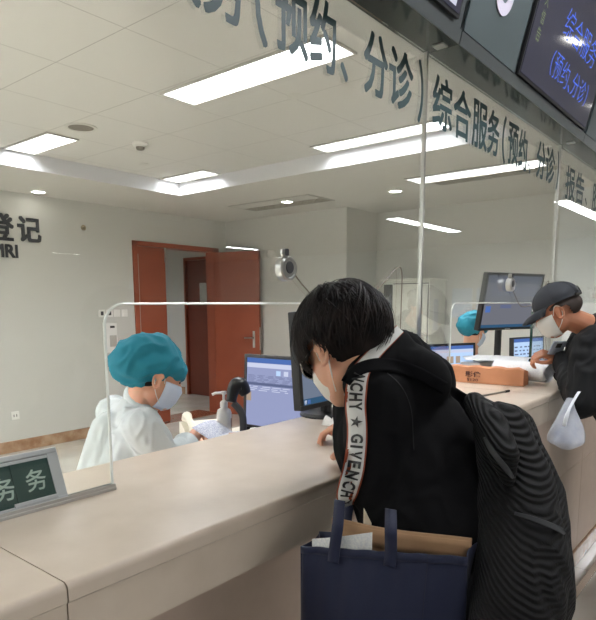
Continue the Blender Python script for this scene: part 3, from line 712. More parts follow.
# ================================================================ PEOPLE
def cap(bm, p0, r0, p1, r1, n=16):
    p0, p1 = V(p0), V(p1); d = p1-p0; L = d.length
    if L < 1e-5: d = V((0, 0, 1)); L = 1e-5
    prof = [(0, -r0)]+[(r0*math.sin(a), -r0*math.cos(a)) for a in (PI/8, PI/4, 3*PI/8, PI/2)]
    prof += [(r1*math.cos(a), L+r1*math.sin(a)) for a in (0, PI/8, PI/4, 3*PI/8)]+[(0, L+r1)]
    lathe(bm, prof, p0, d, n)
def ell(bm, c, r, B=None, n=3):
    t = bmesh.new(); bmesh.ops.create_icosphere(t, subdivisions=n, radius=1)
    for v in t.verts:
        q = V((v.co.x*r[0], v.co.y*r[1], v.co.z*r[2]))
        v.co = V(c) + (B @ q if B is not None else q)
    merge(bm, t)
def remesh(name, bm, vox, m, smooth=3, fac=.5, fold=None, cut=None):
    """union of everything in bm as one continuous, smoothed surface"""
    bmesh.ops.recalc_face_normals(bm, faces=bm.faces)
    me = bpy.data.meshes.new(name); bm.to_mesh(me); bm.free(); o = bpy.data.objects.new(name, me); COL.objects.link(o)
    r = o.modifiers.new('r', 'REMESH'); r.mode = 'VOXEL'; r.voxel_size = vox; r.use_smooth_shade = True
    s = o.modifiers.new('s', 'SMOOTH'); s.factor = fac; s.iterations = smooth
    bpy.context.view_layer.update()
    me2 = bpy.data.meshes.new_from_object(o.evaluated_get(bpy.context.evaluated_depsgraph_get()))
    bpy.data.objects.remove(o); bpy.data.meshes.remove(me); me2.name = name; me2.materials.clear()
    if fold or cut:
        b = bmesh.new(); b.from_mesh(me2); b.normal_update()
        if fold:
            for v in b.verts: v.co += v.normal*fold(v.co)
        if cut:
            bmesh.ops.delete(b, geom=[v for v in b.verts if cut(v.co)], context='VERTS')
        b.to_mesh(me2); b.free()
    me2.polygons.foreach_set('use_smooth', [True]*len(me2.polygons))
    return link(name, me2, m)
def adopt(o, root):
    o.data.transform(Matrix.Translation(-V(root.location))); o.parent = root; return o
def head_basis(az, pitch, roll=0):
    a = math.radians(az); p = math.radians(pitch)
    f = V((math.sin(a)*math.cos(p), math.cos(a)*math.cos(p), -math.sin(p))); l = V((-math.cos(a), math.sin(a), 0)); u = l.cross(f)*-1
    if u.z < 0: u = -u
    if roll: q = Quaternion(f, math.radians(roll)); l = q @ l; u = q @ u
    B = Matrix((l, f, u)).transposed()
    return B
def head_prims(b, H, B, s=1.0):
    T = lambda x, y, z: V(H)+B @ (V((x, y, z))*s)
    ell(b, T(0, -.008, .025), (.074*s, .092*s, .086*s), B)
    ell(b, T(0, .022, -.02), (.064*s, .070*s, .085*s), B)
    ell(b, T(0, .045, -.075), (.042*s, .042*s, .040*s), B)
    cap(b, T(.03, .0, -.055), .036*s, T(.012, .06, -.085), .024*s); cap(b, T(-.03, .0, -.055), .036*s, T(-.012, .06, -.085), .024*s)
    cap(b, T(0, .088, .012), .009*s, T(0, .104, -.026), .013*s); cap(b, T(-.012, .092, -.03), .009*s, T(.012, .092, -.03), .009*s)
    cap(b, T(-.035, .078, .022), .012*s, T(.035, .078, .022), .012*s)          # brow
    cap(b, T(-.018, .086, -.052), .008*s, T(.018, .086, -.052), .008*s); cap(b, T(-.016, .083, -.062), .008*s, T(.016, .083, -.062), .008*s)
    for sx in (1, -1):
        for k in range(9):                                                    # ear rim
            a0 = PI*.15+k*PI*1.5/9; a1 = a0+PI*1.5/9
            e = lambda a: T(sx*(.076+.010*(1-math.cos(a-PI*.6))*.5), -.008-.017*math.cos(a)*-1 - .006, -.012+.030*math.sin(a))
            cap(b, e(a0), .0055*s, e(a1), .0055*s, 8)
        cap(b, T(sx*.074, -.010, .006), .010*s, T(sx*.074, -.006, -.028), .009*s, 10)
        ell(b, T(sx*.030, .074, .004), (.012*s, .010*s, .010*s), B, 2)
    return T
def hand_prims(b, W, d, nrm, side=1, curl=.5, s=1.0, spread=.12):
    """W wrist, d direction of the palm, nrm back-of-hand normal, side +1 thumb towards d x nrm"""
    d = V(d).normalized(); nrm = (V(nrm)-d*V(nrm).dot(d)).normalized(); x = d.cross(nrm)*side
    P = lambda a, c, e: V(W)+(x*a+d*c+nrm*e)*s
    for k in range(4):
        a = .027-.018*k
        cap(b, P(a*.6, .005, 0), .013*s, P(a, .078, .0), .0115*s, 10)
    L = (.042, .047, .043, .033)
    for k in range(4):
        a = .029-.0185*k; base = P(a, .082, 0); ang = -curl*.5; sp = spread*(1.2-k)*.5; dirv = d
        r = .0092-.0006*(k == 3)
        for j, ll in enumerate((L[k], L[k]*.62, L[k]*.5)):
            ang -= curl*.25 if j == 0 else curl*.75
            dv = (d*math.cos(ang)+nrm*math.sin(ang)+x*math.sin(sp)*.6).normalized()
            nx = base+dv*ll*s; cap(b, base, r*s, nx, (r-.0008)*s, 10); base = nx; r -= .0008
    t0 = P(.018, .022, -.006); t1 = P(.046, .050, -.018); t2 = P(.052, .080, -.026); t3 = P(.046, .103, -.032)
    cap(b, t0, .015*s, t1, .0115*s, 10); cap(b, t1, .011*s, t2, .010*s, 10); cap(b, t2, .0095*s, t3, .008*s, 10)
M_skin = mat('skin', (214, 160, 132), .5, sss=.12); M_skin2 = mat('tanned_skin', (190, 128, 98), .5, sss=.1)
M_blk = mat('black_jersey', (9, 9, 12), .9, spec=.2, bump=(260, .1, .001))
M_jack = mat('black_jacket', (16, 17, 20), .7, spec=.3, bump=(120, .1, .001))
M_coat = mat('white_coat', (200, 207, 208), .8, bump=(180, .08, .001)); M_teal = mat('teal_cap_fabric', (24, 122, 142), .8, bump=(150, .1, .001))
M_mask = mat('mask_fabric', (202, 214, 232), .85, bump=(200, .1, .001)); M_maskw = mat('white_mask_fabric', (232, 230, 224), .85, bump=(200, .1, .001))
M_hair = mat('black_hair', (34, 25, 22), .55, spec=.2, noisecol=((12, 10, 11), 30, .2)); M_trs = mat('dark_trousers', (24, 25, 32), .85); M_shoe = mat('dark_shoe', (30, 30, 34), .5)
M_lens = glass('spectacle_lens', (.8, .85, .9), 1.0); M_whitestrap = mat('white_elastic', (226, 226, 222), .8)
def nz(p, s, o=0): return noise.noise(V((p.x*s+o, p.y*s, p.z*s)))
def folds(amp, s, d=None):
    def f(p):
        q = V((p.x*s, p.y*s, p.z*s*.45)); w = noise.noise(q*2+V((5, 3, 1)))
        a = noise.noise(q+V((w, w*.7, 0))*1.2)
        return amp*(1-abs(a)*3.2)*.6 + amp*.4*noise.noise(q*3.1)
    return f
def mask_part(H, B, m, root, s=1.0, strap=True, k=1.0):
    T = lambda x, y, z: V(H)+B @ (V((x, y, z))*s)
    b = nb(); N = 14; g = []
    rowsz = [(-.012, .060, .104), (-.03, .064, .113), (-.05, .062, .108), (-.072, .056, .104), (-.098, .042, .088), (-.112, .028, .062)]
    for z, wx, yf in rowsz:
        wx = wx*k
        g.append([b.verts.new(T(wx*1.06*math.sin(a), .012+(yf-.012)*max(0, math.cos(a))**.75, z+.006*abs(math.sin(a)))) for a in [(-1+2*i/N)*PI/2*.97 for i in range(N+1)]])
    for A_1, B_1 in zip(g, g[1:]):
        for i in range(N): b.faces.new((A_1[i], A_1[i+1], B_1[i+1], B_1[i]))
    bmesh.ops.recalc_face_normals(b, faces=b.faces)
    r = bmesh.ops.extrude_face_region(b, geom=b.faces[:]); 
    for e in r['geom']:
        if isinstance(e, bmesh.types.BMVert): e.co += (e.co-V(H)).normalized()*.002
    o = part('face_mask', b, m, root, smooth=True)
    if strap:
        for sx in (1, -1):
            w = nb(); tube(w, spline([T(sx*.066, .018, -.016), T(sx*.078, .004, .012), T(sx*.081, -.010, .022), T(sx*.079, -.026, .006), T(sx*.077, -.022, -.022), T(sx*.070, -.004, -.056), T(sx*.048, .030, -.088)], 4), .0016, 6)
            part('ear_loop', w, M_whitestrap, root)
    return o
def bouffant(H, B, root, c, r, rot, m=M_teal, seed=0):
    """gathered surgical cap: puffed crown, gathered band at the brow and nape"""
    b = nb(); R_ = B @ Matrix.Rotation(rot, 3, 'X')
    ell(b, V(H)+B @ V(c), r, R_, 4)
    ell(b, V(H)+B @ V((0, .012, .048)), (.082, .097, .050), B @ Matrix.Rotation(-.12, 3, 'X'), 3)
    def f(p):
        q = (p-V(H)); w = noise.noise(q*9+V((seed, 0, 0))); return .007*(1-abs(noise.noise(q*14+V((w, w, seed))*1.3))*3)+.004*noise.noise(q*34)
    o = remesh('surgical_cap', b, .006, m, 4, .5, f); adopt(o, root)
    return o
def eyes_hair(H, B, root, brow=True):
    T = lambda x, y, z: V(H)+B @ V((x, y, z))
    b = nb()
    for sx in (1, -1): ell(b, T(sx*.030, .0845, .004), (.009, .004, .004), B, 2)
    part('eyes', b, mat('eye_dark', (28, 22, 20), .2) if 'eye_dark' not in MATS else MATS['eye_dark'], root)
    b = nb()
    for sx in (1, -1): tube(b, [T(sx*.014, .094, .024), T(sx*.032, .091, .029), T(sx*.048, .080, .024)], .0028, 6)
    part('eyebrows', b, M_hair, root)

# ---------------------------------------------------------------- the man in black at the near opening
HM = at(344, 349, 1.30); BM = head_basis(13, 36, 0)
NK = at(388, 372, 1.37); LS = V((1.07, .65, 1.295)); RS = V((1.325, .67, 1.255)); HP = V((1.085, .455, .94))
LE = at(380, 489, 1.22); LW = at(353, 446, 1.47); RE = V((1.48, .70, 1.15)); RW = V((1.46, .95, 1.135))
mn = thing('person', 'person in black hoodie with lettered white sleeve tape, bent over the counter', 'person', None, (1.13, .45, 0))
def leg_prims(b, hp, k, an, toe, r=(.085, .058, .042), grow=0):
    cap(b, hp, r[0]+grow, k, r[1]+grow); cap(b, k, r[1]+grow, an, r[2]+grow)
def shoes(root, feet, d, m=M_shoe):
    for p in feet:
        b = nb(); d_ = V((d[0], d[1], 0)).normalized(); p = V(p)
        cap(b, p+V((0, 0, .05))-d_*.04, .042, p+V((0, 0, .045))+d_*.10, .040); cap(b, p+V((0, 0, .085))-d_*.02, .045, p+V((0, 0, .05))+d_*.03, .045)
        o = remesh('shoe', b, .009, m, 3); 
        for v in o.data.vertices: v.co.z = max(v.co.z, .002)
        adopt(o, root)
def body(root, H, B, NKb, ls, rs, hp, arms, legs, skin, hands=(), s=1.0, vox=.0048):
    b = nb(); T = head_prims(b, H, B, s)
    cap(b, T(0, -.02, -.04), .052, NKb, .058)
    cap(b, ls, .045, rs, .045); cap(b, (V(ls)+V(rs))/2-V((0, 0, .06)), .105, hp, .115); cap(b, V(ls)*.6+V(rs)*.4-V((0, 0, .09)), .085, V(ls)*.4+V(rs)*.6-V((0, 0, .09)), .085)
    for sh, el, wr in arms: cap(b, sh, .046, el, .037); cap(b, el, .037, wr, .026)
    for (W, d, n, side, curl) in hands: hand_prims(b, W, d, n, side, curl)
    for h, k, a in legs: cap(b, h, .08, k, .055); cap(b, k, .052, a, .038); cap(b, a, .036, V(a)+V((0, .0, -.04)), .034)
    return adopt(remesh('body', b, vox, skin, 2, .4), root)
legsM = [(HP+V((-.09, 0, -.02)), V((.98, .47, .50)), V((.98, .36, .09))), (HP+V((.09, 0, -.02)), V((1.25, .42, .50)), V((1.27, .24, .09)))]
dL = (at(346, 438, 1.60)-LW)
body(mn, HM, BM, NK+V((0, -.02, -.03)), LS, RS, HP, [(LS, LE, LW), (RS, RE, RW)], legsM, M_skin,
     [(LW, dL, V((-.6, -.2, .75)), -1, 1.3), (RW, V((-.35, .9, -.02)), V((0, 0, 1)), 1, .8)])
# hoodie
b = nb()
cap(b, LS+V((.02, 0, -.005)), .070, RS-V((.02, 0, 0)), .068)
cap(b, NK+V((0, -.01, -.09)), .135, HP+V((0, .02, .06)), .15); cap(b, NK+V((.0, -.04, -.06)), .095, HP+V((.02, -.02, .1)), .12)
cap(b, NK+V((-.06, -.02, -.14)), .11, HP+V((-.05, .02, .02)), .13); cap(b, NK+V((.06, -.0, -.12)), .11, HP+V((.05, .02, .02)), .13)
cap(b, LS, .078, LE+V((0, 0, .015)), .066); cap(b, LE, .066, LE*.45+LW*.55, .054); cap(b, LE*.45+LW*.55, .054, LW-(LW-LE)*.05, .036)
cap(b, LE+V((.012, -.0, -.012)), .058, LE+V((.03, -.0, -.012)), .05)
cap(b, RS+V((.0, -.01, .0)), .066, HP+V((.07, .01, .14)), .12); cap(b, RS, .075, RE, .062); cap(b, RE, .060, RW-(RW-RE)*.08, .040)
cA = at(370, 376, 1.30); cB = at(399, 363, 1.42); cC = at(384, 366, 1.36)
cap(b, cA, .052, cC, .066); cap(b, cC, .066, cB, .080); cap(b, cB, .080, RS, .06); cap(b, cC, .08, NK+V((0, -.01, -.08)), .12)
cap(b, at(367, 368, 1.25), .040, at(392, 351, 1.31), .050); cap(b, at(367, 368, 1.25), .040, at(360, 384, 1.22), .038); cap(b, cB, .070, at(430, 382, 1.38), .062); cap(b, cC, .07, at(420, 380, 1.28), .07)
cap(b, at(364, 388, 1.36), .045, at(378, 384, 1.44), .05); cap(b, cA, .055, LS, .07)
hood = remesh('hoodie', b, .0062, M_blk, 6, .55, folds(.006, 9)); 
bv = bmesh.new(); bv.from_mesh(hood.data); TREE = BVHTree.FromBMesh(bv); bv.free()
adopt(hood, mn)
b = nb()
for h, k, a in legsM: leg_prims(b, h, k, a, None, grow=.018)
cap(b, HP+V((-.05, 0, 0)), .135, HP+V((.05, 0, 0)), .135)
adopt(remesh('trousers', b, .009, M_trs, 4, .5, folds(.005, 8)), mn)
shoes(mn, [V((.98, .37, 0)), V((1.27, .26, 0))], (0, 1))
mask_part(HM, BM, M_maskw, mn, .97, True, .86); eyes_hair(HM, BM, mn)
# spectacles
T = lambda x, y, z: HM+BM @ V((x, y, z))
g = thing('x', '', ''); bpy.data.objects.remove(g)
b = nb(); 
for sx in (1, -1):
    tube(b, [T(sx*(.031+.022*math.cos(a)), .100-.004*math.cos(a), .002+.017*math.sin(a)) for a in [2*PI*k/20 for k in range(20)]], .0014, 6, closed=True)
    tube(b, [T(sx*.053, .097, .006), T(sx*.072, .07, .010), T(sx*.080, -.012, .012)], .0014, 6)
tube(b, [T(-.009, .103, .004), T(0, .106, .007), T(.009, .103, .004)], .0014, 6)
gl = part('spectacles', b, M_steel, mn)
b = nb()
for sx in (1, -1): prism(b, [(.021*math.cos(2*PI*k/18), .016*math.sin(2*PI*k/18)) for k in range(18)], T(sx*.031, .0995, .002), BM @ V((1, 0, 0)), BM @ V((0, 0, 1)), (BM @ V((0, 1, 0)))*.0008)
o = obj('lenses', b, M_lens); o.data.transform(Matrix.Translation(-V(mn.location))); o.parent = gl
# hair: a scalp shell and layered locks falling from the crown
def hair_mesh(root, H, B, c=(0, -.014, .030), R=(.089, .111, .101), n=3400, seed=2, fringe=.40):
    rnd = random.Random(seed); b = nb(); t = nb()
    ell(t, V(H)+B @ V(c), (R[0]*.97, R[1]*.97, R[2]*.97), B, 5)
    kill = []
    inv = B.inverted()
    for v in t.verts:
        q = inv @ (v.co-V(H))
        lim = (-.008 if q.y > .05 else (.0 if q.y > .012 else (.022 if q.y > -.022 else -.072)))
        if q.z < lim: kill.append(v)
    bmesh.ops.delete(t, geom=kill, context='VERTS'); merge(b, t)
    crown = V((-.0, -.05, 1)).normalized()
    for i in range(n):
        th = rnd.uniform(0, 2*PI)
        st = rnd.uniform(.02, 1.6)              # starting polar angle from the crown
        ln = rnd.uniform(.45, .9)
        q = crown.orthogonal().normalized(); q2 = crown.cross(q)
        pts = []; K = 7; sw = rnd.uniform(-.5, .5); lift = abs(rnd.gauss(0, .0045))
        for k in range(K+1):
            a = st+ln*k/K; tt = th+sw*k/K+.25*k/K
            dv = crown*math.cos(a)+(q*math.cos(tt)+q2*math.sin(tt))*math.sin(a)
            p = V((dv.x*R[0], dv.y*R[1], dv.z*R[2]))*(1.0+.03*math.sin(PI*k/K))+dv*(lift+.002)
            P3 = p+V(c)
            # hang straight once past the equator
            lim = (-.016 if P3.y > .05 else (-.004 if P3.y > .012 else (.012 if P3.y > -.022 else (-.055 if P3.y > -.06 else -.085))))+rnd.uniform(-.010, .010)
            if P3.z < lim: break
            pts.append(V(H)+B @ P3)
        if len(pts) < 3: continue
        w0 = rnd.uniform(.0016, .0042)
        x = (pts[-1]-pts[0]).cross(pts[0]-V(H)).normalized(); L1 = []
        for k, p in enumerate(pts):
            w = w0*(1-.85*k/(len(pts)-1)); nn_ = (p-V(H)).normalized()*w*.7
            L1.append((b.verts.new(p-x*w), b.verts.new(p+nn_), b.verts.new(p+x*w)))
        for A_1, B_1 in zip(L1, L1[1:]):
            b.faces.new((A_1[0], A_1[1], B_1[1], B_1[0])); b.faces.new((A_1[1], A_1[2], B_1[2], B_1[1]))
    o = part('hair', b, M_hair, root, smooth=True); return o
hair_mesh(mn, HM, BM)
# sleeve tape, laid on the hoodie
def hit(x, y, TREE=TREE):
    d = ray(x, y).normalized(); loc, n, i, dist = TREE.ray_cast(EYE, d)
    return loc, n
cl = [(403, 326), (392, 337), (378, 350), (366, 363), (359, 376), (356, 392), (355.5, 408), (357, 424), (357, 440), (355.5, 456), (353, 472), (349, 486), (346, 498), (348, 507)]
wd = [5, 5.5, 6.5, 8, 10, 11, 10.5, 10.3, 10.3, 10.6, 11, 11, 10, 6]
def lay(cl, wd, tree, lift=.006, iron=3, jump=.05):
    ctr = spline([V((a, b_, 0)) for a, b_ in cl], 5); wds = [p.x for p in spline([V((w_, 0, 0)) for w_ in wd], 5)]; out_rows = []
    for i, p in enumerate(ctr):
        tdir = (ctr[min(i+1, len(ctr)-1)]-ctr[max(i-1, 0)]).normalized(); sd = V((-tdir.y, tdir.x, 0))
        qs = [p+sd*wds[i]*k/4 for k in range(-4, 5)]; hs = [hit(q.x, q.y, tree)[0] for q in qs]
        good = [(h-EYE).length for h in hs if h is not None]
        if not good: continue
        dm = float(np.median(good)); out = []
        for q, h in zip(qs, hs):
            L = (h-EYE).length if h is not None else dm
            if abs(L-dm) > jump: L = dm
            out.append(EYE+ray(q.x, q.y).normalized()*(L-lift))
        out_rows.append(out)
    for _ in range(iron):
        out_rows = [[r_[k]*.5+(out_rows[max(i-1, 0)][k]+out_rows[min(i+1, len(out_rows)-1)][k])*.25 for k in range(9)] for i, r_ in enumerate(out_rows)]
    return out_rows
rowsT = lay(cl, wd, TREE)
def strip(k0, k1, off, name, m, rowsT=rowsT, root=mn, th=.004):
    b = nb(); g = []
    for r_ in rowsT:
        rr = []
        for k in np.linspace(k0, k1, 6):
            a = int(min(7, math.floor(k))); t_ = k-a; p = r_[a].lerp(r_[a+1], t_); rr.append(b.verts.new(p+(EYE-p).normalized()*off))
        g.append(rr)
    for A_1, B_1 in zip(g, g[1:]):
        for q in range(5): b.faces.new((A_1[q], A_1[q+1], B_1[q+1], B_1[q]))
    r = bmesh.ops.extrude_face_region(b, geom=b.faces[:])
    for e in r['geom']:
        if isinstance(e, bmesh.types.BMVert): e.co -= (EYE-e.co).normalized()*th
    return part(name, b, m, root, smooth=True)
M_tape = mat('white_tape', (216, 216, 214), .8, bump=(200, .1, .001)); M_rust = mat('rust_piping', (150, 66, 34), .7)
strip(0, 8, 0, 'piping', M_rust); tp = strip(.6, 7.4, .0015, 'sleeve_tape', M_tape)
# lettering along the tape (reads downwards, letter tops towards the image right)
lens = [0]
for i in range(1, len(rowsT)): lens.append(lens[-1]+(rowsT[i][4]-rowsT[i-1][4]).length)
def tp_at(s_, v):
    i = 0
    while i < len(lens)-2 and lens[i+1] < s_: i += 1
    t_ = (s_-lens[i])/max(1e-6, lens[i+1]-lens[i]); k = .6+6.8*v; a = int(min(7, math.floor(k))); u_ = k-a
    p = rowsT[i][a].lerp(rowsT[i][a+1], u_).lerp(rowsT[i+1][a].lerp(rowsT[i+1][a+1], u_), t_)
    return p+(EYE-p).normalized()*.0060
def s_of(y):
    ys = [EPY(r_[4]) for r_ in rowsT]
    for i in range(len(ys)-1):
        if ys[i] <= y < ys[i+1]: return lens[i]+(lens[i+1]-lens[i])*(y-ys[i])/(ys[i+1]-ys[i])
    return lens[min(range(len(ys)), key=lambda i: abs(ys[i]-y))]
def EPY(p):
    c = p-EYE; return CY-F*c.dot(up)/c.dot(fw)
b = nb()
def tape_text(ch, ya, yb, bold=.035):
    vs, fs, _ = glyph(ch, bold); s0, s1 = s_of(ya), s_of(yb)
    A_1 = [b.verts.new(tp_at(s0+(s1-s0)*a, .86-.72*c)) for a, c in vs]   # run along the tape, tops to one side
    for f in fs:
        try: b.faces.new([A_1[i] for i in f])
        except ValueError: pass
for ch, ya, yb in (('N', 374, 381), ('C', 383, 391), ('H', 393, 401), ('Y', 402, 411), ('★', 416, 428), ('G', 434, 443), ('I', 445.5, 448), ('V', 451, 459), ('E', 461, 468), ('N', 471, 479), ('C', 482, 489), ('H', 491, 497), ('Y', 499, 505)):
    # mirror so that letter tops point to the tape's front edge
    tape_text(ch, ya, yb)
part('tape_lettering', b, M_black, mn)
# ================================================================ BACKPACK
M_rib = mat('ribbed_black_fabric', (9, 9, 11), .75, spec=.3)
nt = M_rib.node_tree; bs = nt.nodes['Principled BSDF']
tc = nt.nodes.new('ShaderNodeTexCoord'); mp = nt.nodes.new('ShaderNodeMapping'); wv = nt.nodes.new('ShaderNodeTexWave'); wv.wave_type = 'BANDS'; wv.bands_direction = 'Z'; wv.wave_profile = 'SIN'
wv.inputs['Scale'].default_value = 46; wv.inputs['Distortion'].default_value = .0; wv.inputs['Detail'].default_value = 0; wv.inputs['Detail Scale'].default_value = .4
mp.inputs['Rotation'].default_value = (math.radians(-24), math.radians(12), 0)
bp = nt.nodes.new('ShaderNodeBump'); bp.inputs['Strength'].default_value = 1; bp.inputs['Distance'].default_value = .004
rp = nt.nodes.new('ShaderNodeValToRGB'); rp.color_ramp.elements[0].color = rgb(4, 4, 5); rp.color_ramp.elements[1].color = rgb(17, 17, 20); rp.color_ramp.elements[0].position = .35; rp.color_ramp.elements[1].position = .95
nt.links.new(tc.outputs['Object'], mp.inputs[0]); nt.links.new(mp.outputs[0], wv.inputs['Vector']); nt.links.new(wv.outputs['Fac'], bp.inputs['Height']); nt.links.new(bp.outputs[0], bs.inputs['Normal'])
nt.links.new(wv.outputs['Fac'], rp.inputs[0]); nt.links.new(rp.outputs[0], bs.inputs['Base Color'])
bk = thing('backpack', 'ribbed black backpack slung on the hooded person\'s back', 'backpack', None, at(515, 500, 1.2))
b = nb()
for (p, r0, q, r1) in (((500, 428, 1.16), .052, (516, 480, 1.12), .066), ((516, 480, 1.12), .066, (522, 560, 1.05), .080), ((522, 560, 1.05), .080, (515, 620, 1.0), .078), ((515, 620, 1.0), .078, (505, 690, .95), .06),
                       ((512, 430, 1.36), .055, (524, 500, 1.33), .075), ((524, 500, 1.33), .078, (528, 570, 1.26), .085), ((528, 570, 1.26), .085, (518, 640, 1.2), .075),
                       ((503, 430, 1.26), .060, (522, 500, 1.22), .085), ((522, 500, 1.22), .085, (525, 580, 1.14), .092), ((525, 580, 1.14), .092, (515, 650, 1.08), .08), ((482, 412, 1.28), .035, (500, 430, 1.26), .055)):
    cap(b, at(*p), r0, at(*q), r1)
pk = remesh('main_body', b, .0065, M_rib, 10, .6, folds(.005, 6))
bv = bmesh.new(); bv.from_mesh(pk.data); TP = BVHTree.FromBMesh(bv); bv.free(); adopt(pk, bk)
b = nb()
for (p, r0, q, r1) in (((474, 402, 1.20), .022, (492, 425, 1.12), .030), ((492, 425, 1.12), .030, (504, 455, 1.06), .028), ((504, 455, 1.06), .028, (508, 480, 1.05), .014), ((488, 430, 1.16), .03, (496, 455, 1.12), .03)):
    cap(b, at(*p), r0, at(*q), r1)
fl = remesh('front_pocket', b, .005, M_rib, 6, .6); bv = bmesh.new(); bv.from_mesh(fl.data); TF = BVHTree.FromBMesh(bv); bv.free(); adopt(fl, bk)
M_zip = mat('grey_webbing', (44, 46, 50), .6); M_strap = mat('black_webbing', (11, 11, 14), .85, spec=.1)
strip(0, 8, .001, 'zip_trim', M_zip, lay([(484, 436), (490, 448), (499, 460), (508, 471), (514, 479)], [1.2, 2.5, 3, 3, 1.4], TF), bk)
strip(0, 8, .001, 'reflective_band', M_zip, lay([(513, 513), (528, 517), (545, 523), (559, 529), (566, 534)], [1.6, 2.4, 2.8, 3, 3], TP), bk)
strip(0, 8, .003, 'shoulder_strap', M_strap, lay([(345, 384), (352, 374), (364, 367), (382, 364), (402, 367), (424, 376), (446, 389), (466, 402), (480, 412)], [5, 6, 6.5, 6.5, 6.5, 6.5, 6.5, 7, 7], TREE, .007, 3), bk, .004)
strip(0, 8, .0, 'hoodie_seam', mat('seam_black', (15, 15, 19), .7), lay([(386, 372), (398, 382), (407, 396), (412, 414), (413, 434), (414, 452)], [.5]*6, TREE, .003, 3), mn, .002)
# ================================================================ TOTE BAG
M_navy = mat('navy_nonwoven_fabric', (17, 26, 58), .8, bump=(350, .25, .001), sheen=.1); M_kraft = mat('kraft_envelope', (178, 142, 108), .75, noisecol=((168, 132, 98), 30, .2))
TL = at(301, 546, 1.17); TR = at(468, 557, 1.00); ux = V((TR.x-TL.x, TR.y-TL.y, 0)); W_ = ux.length; ux.normalize(); dz_ = TR.z-TL.z; nx_ = V((ux.y, -ux.x, 0))
if nx_.dot(EYE-TL) < 0: nx_ = -nx_
tb = thing('tote_bag', 'navy blue tote bag hanging from the bent elbow, kraft envelope inside', 'bag', None, TL)
def G(a, c, e): return TL+ux*(a*W_)+V((0, 0, dz_*a+c))+nx_*e
def sheetgrid(fn, nu, nv, th=None):
    b = nb(); g = [[b.verts.new(fn(i/nu, j/nv)) for i in range(nu+1)] for j in range(nv+1)]
    for j in range(nv):
        for i in range(nu): b.faces.new((g[j][i], g[j][i+1], g[j+1][i+1], g[j+1][i]))
    if th is not None:
        r = bmesh.ops.extrude_face_region(b, geom=b.faces[:])
        for e in r['geom']:
            if isinstance(e, bmesh.types.BMVert): e.co += th
    return b
Hb = .40
front = lambda u, v: G(u, -Hb*v, .035*math.sin(PI*min(1, v*1.1))*math.sin(PI*u)**.5 + .004*math.sin(u*17+v*5)*v + .002*math.sin(u*40)*(1-v))
part('front_panel', sheetgrid(front, 30, 26, -nx_*.002), M_navy, tb, smooth=True)
back = lambda u, v: G(u, .004-Hb*v, -.075-.015*math.sin(PI*v)*math.sin(PI*u))
part('back_panel', sheetgrid(back, 20, 16, -nx_*.002), M_navy, tb, smooth=True)
for u0 in (0, 1):
    part('side_gusset', sheetgrid(lambda u, v: G(u0+(.02 if u0 == 0 else -.02)*math.sin(PI*u), -Hb*v, -.075+.077*u), 6, 14, ux*(.002 if u0 == 0 else -.002)), M_navy, tb, smooth=True)
part('base', sheetgrid(lambda u, v: G(u, -Hb, -.077+.08*v), 10, 4, V((0, 0, -.002))), M_navy, tb)
hem = lambda u, v: front(u, v*.035)+nx_*.0012
part('hem', sheetgrid(hem, 30, 2, nx_*.001), M_navy, tb, smooth=True)
part('seam_line', sheetgrid(lambda u, v: front(.79+.003*u, v)+nx_*.0018, 1, 26, nx_*.0008), mat('navy_thread', (10, 14, 40), .8), tb)
def handle(x0, x1, xt, yt, e0):
    A0 = front(x0, .0); A1 = front(x1, 0)
def hstrap(u0, top, mid, e):
    c = spline([front(u0, .06)+nx_*.004 if e > 0 else back(u0, .06)-nx_*.004, front(u0, -.0)+nx_*.004 if e > 0 else back(u0, 0)-nx_*.004, mid, top], 6); w = .0115; b = nb(); g = []
    for i, p in enumerate(c):
        t_ = (c[min(i+1, len(c)-1)]-c[max(i-1, 0)]).normalized(); s_ = ux*w; g.append([b.verts.new(p-s_), b.verts.new(p), b.verts.new(p+s_)])
    for A_1, B_1 in zip(g, g[1:]):
        for k in range(2): b.faces.new((A_1[k], A_1[k+1], B_1[k+1], B_1[k]))
    r = bmesh.ops.extrude_face_region(b, geom=b.faces[:])
    for q in r['geom']:
        if isinstance(q, bmesh.types.BMVert): q.co += nx_*.002
    return part('handle', b, M_navy, tb, smooth=True)
hstrap(.235, at(340, 500, 1.18), at(338, 524, 1.125), 1); hstrap(.58, at(391, 509, 1.13), at(391, 530, 1.06), 1)
hstrap(.25, at(352, 496, 1.30), at(347, 520, 1.26), -1); hstrap(.60, at(392, 500, 1.24), at(396, 528, 1.2), -1)
ev = thing('envelope', 'large kraft envelope sticking out of the navy tote bag', 'envelope', None, G(.5, .02, -.05))
part('sleeve', sheetgrid(lambda u, v: G(.15+.83*u, .016+.032*(1-u)-.33*v-.004*math.sin(3*u), -.045+.006*math.sin(5*u)), 12, 10, nx_*.008), M_kraft, ev, smooth=True)
part('flap', sheetgrid(lambda u, v: G(.155+.82*u, .013+.032*(1-u)-.035*v-.004*math.sin(3*u), -.0355+.006*math.sin(5*u)), 12, 3, nx_*.0015), M_kraft, ev, smooth=True)
tag(obj('document', sheetgrid(lambda u, v: G(.06+.385*u, .012+.018*u-.3*v, -.012+.004*math.sin(4*u)), 8, 6, nx_*.002), M_paper, smooth=True), 'white sheet tucked in the tote bag in front of the kraft envelope', 'paper')
tag(obj('document', sheetgrid(lambda u, v: G(.33+.05*u, .062-.03*u-.3*v, -.060), 4, 4, nx_*.002), mat('cream_paper', (222, 208, 184), .8), smooth=True), 'cream paper corner poking up behind the kraft envelope', 'paper')

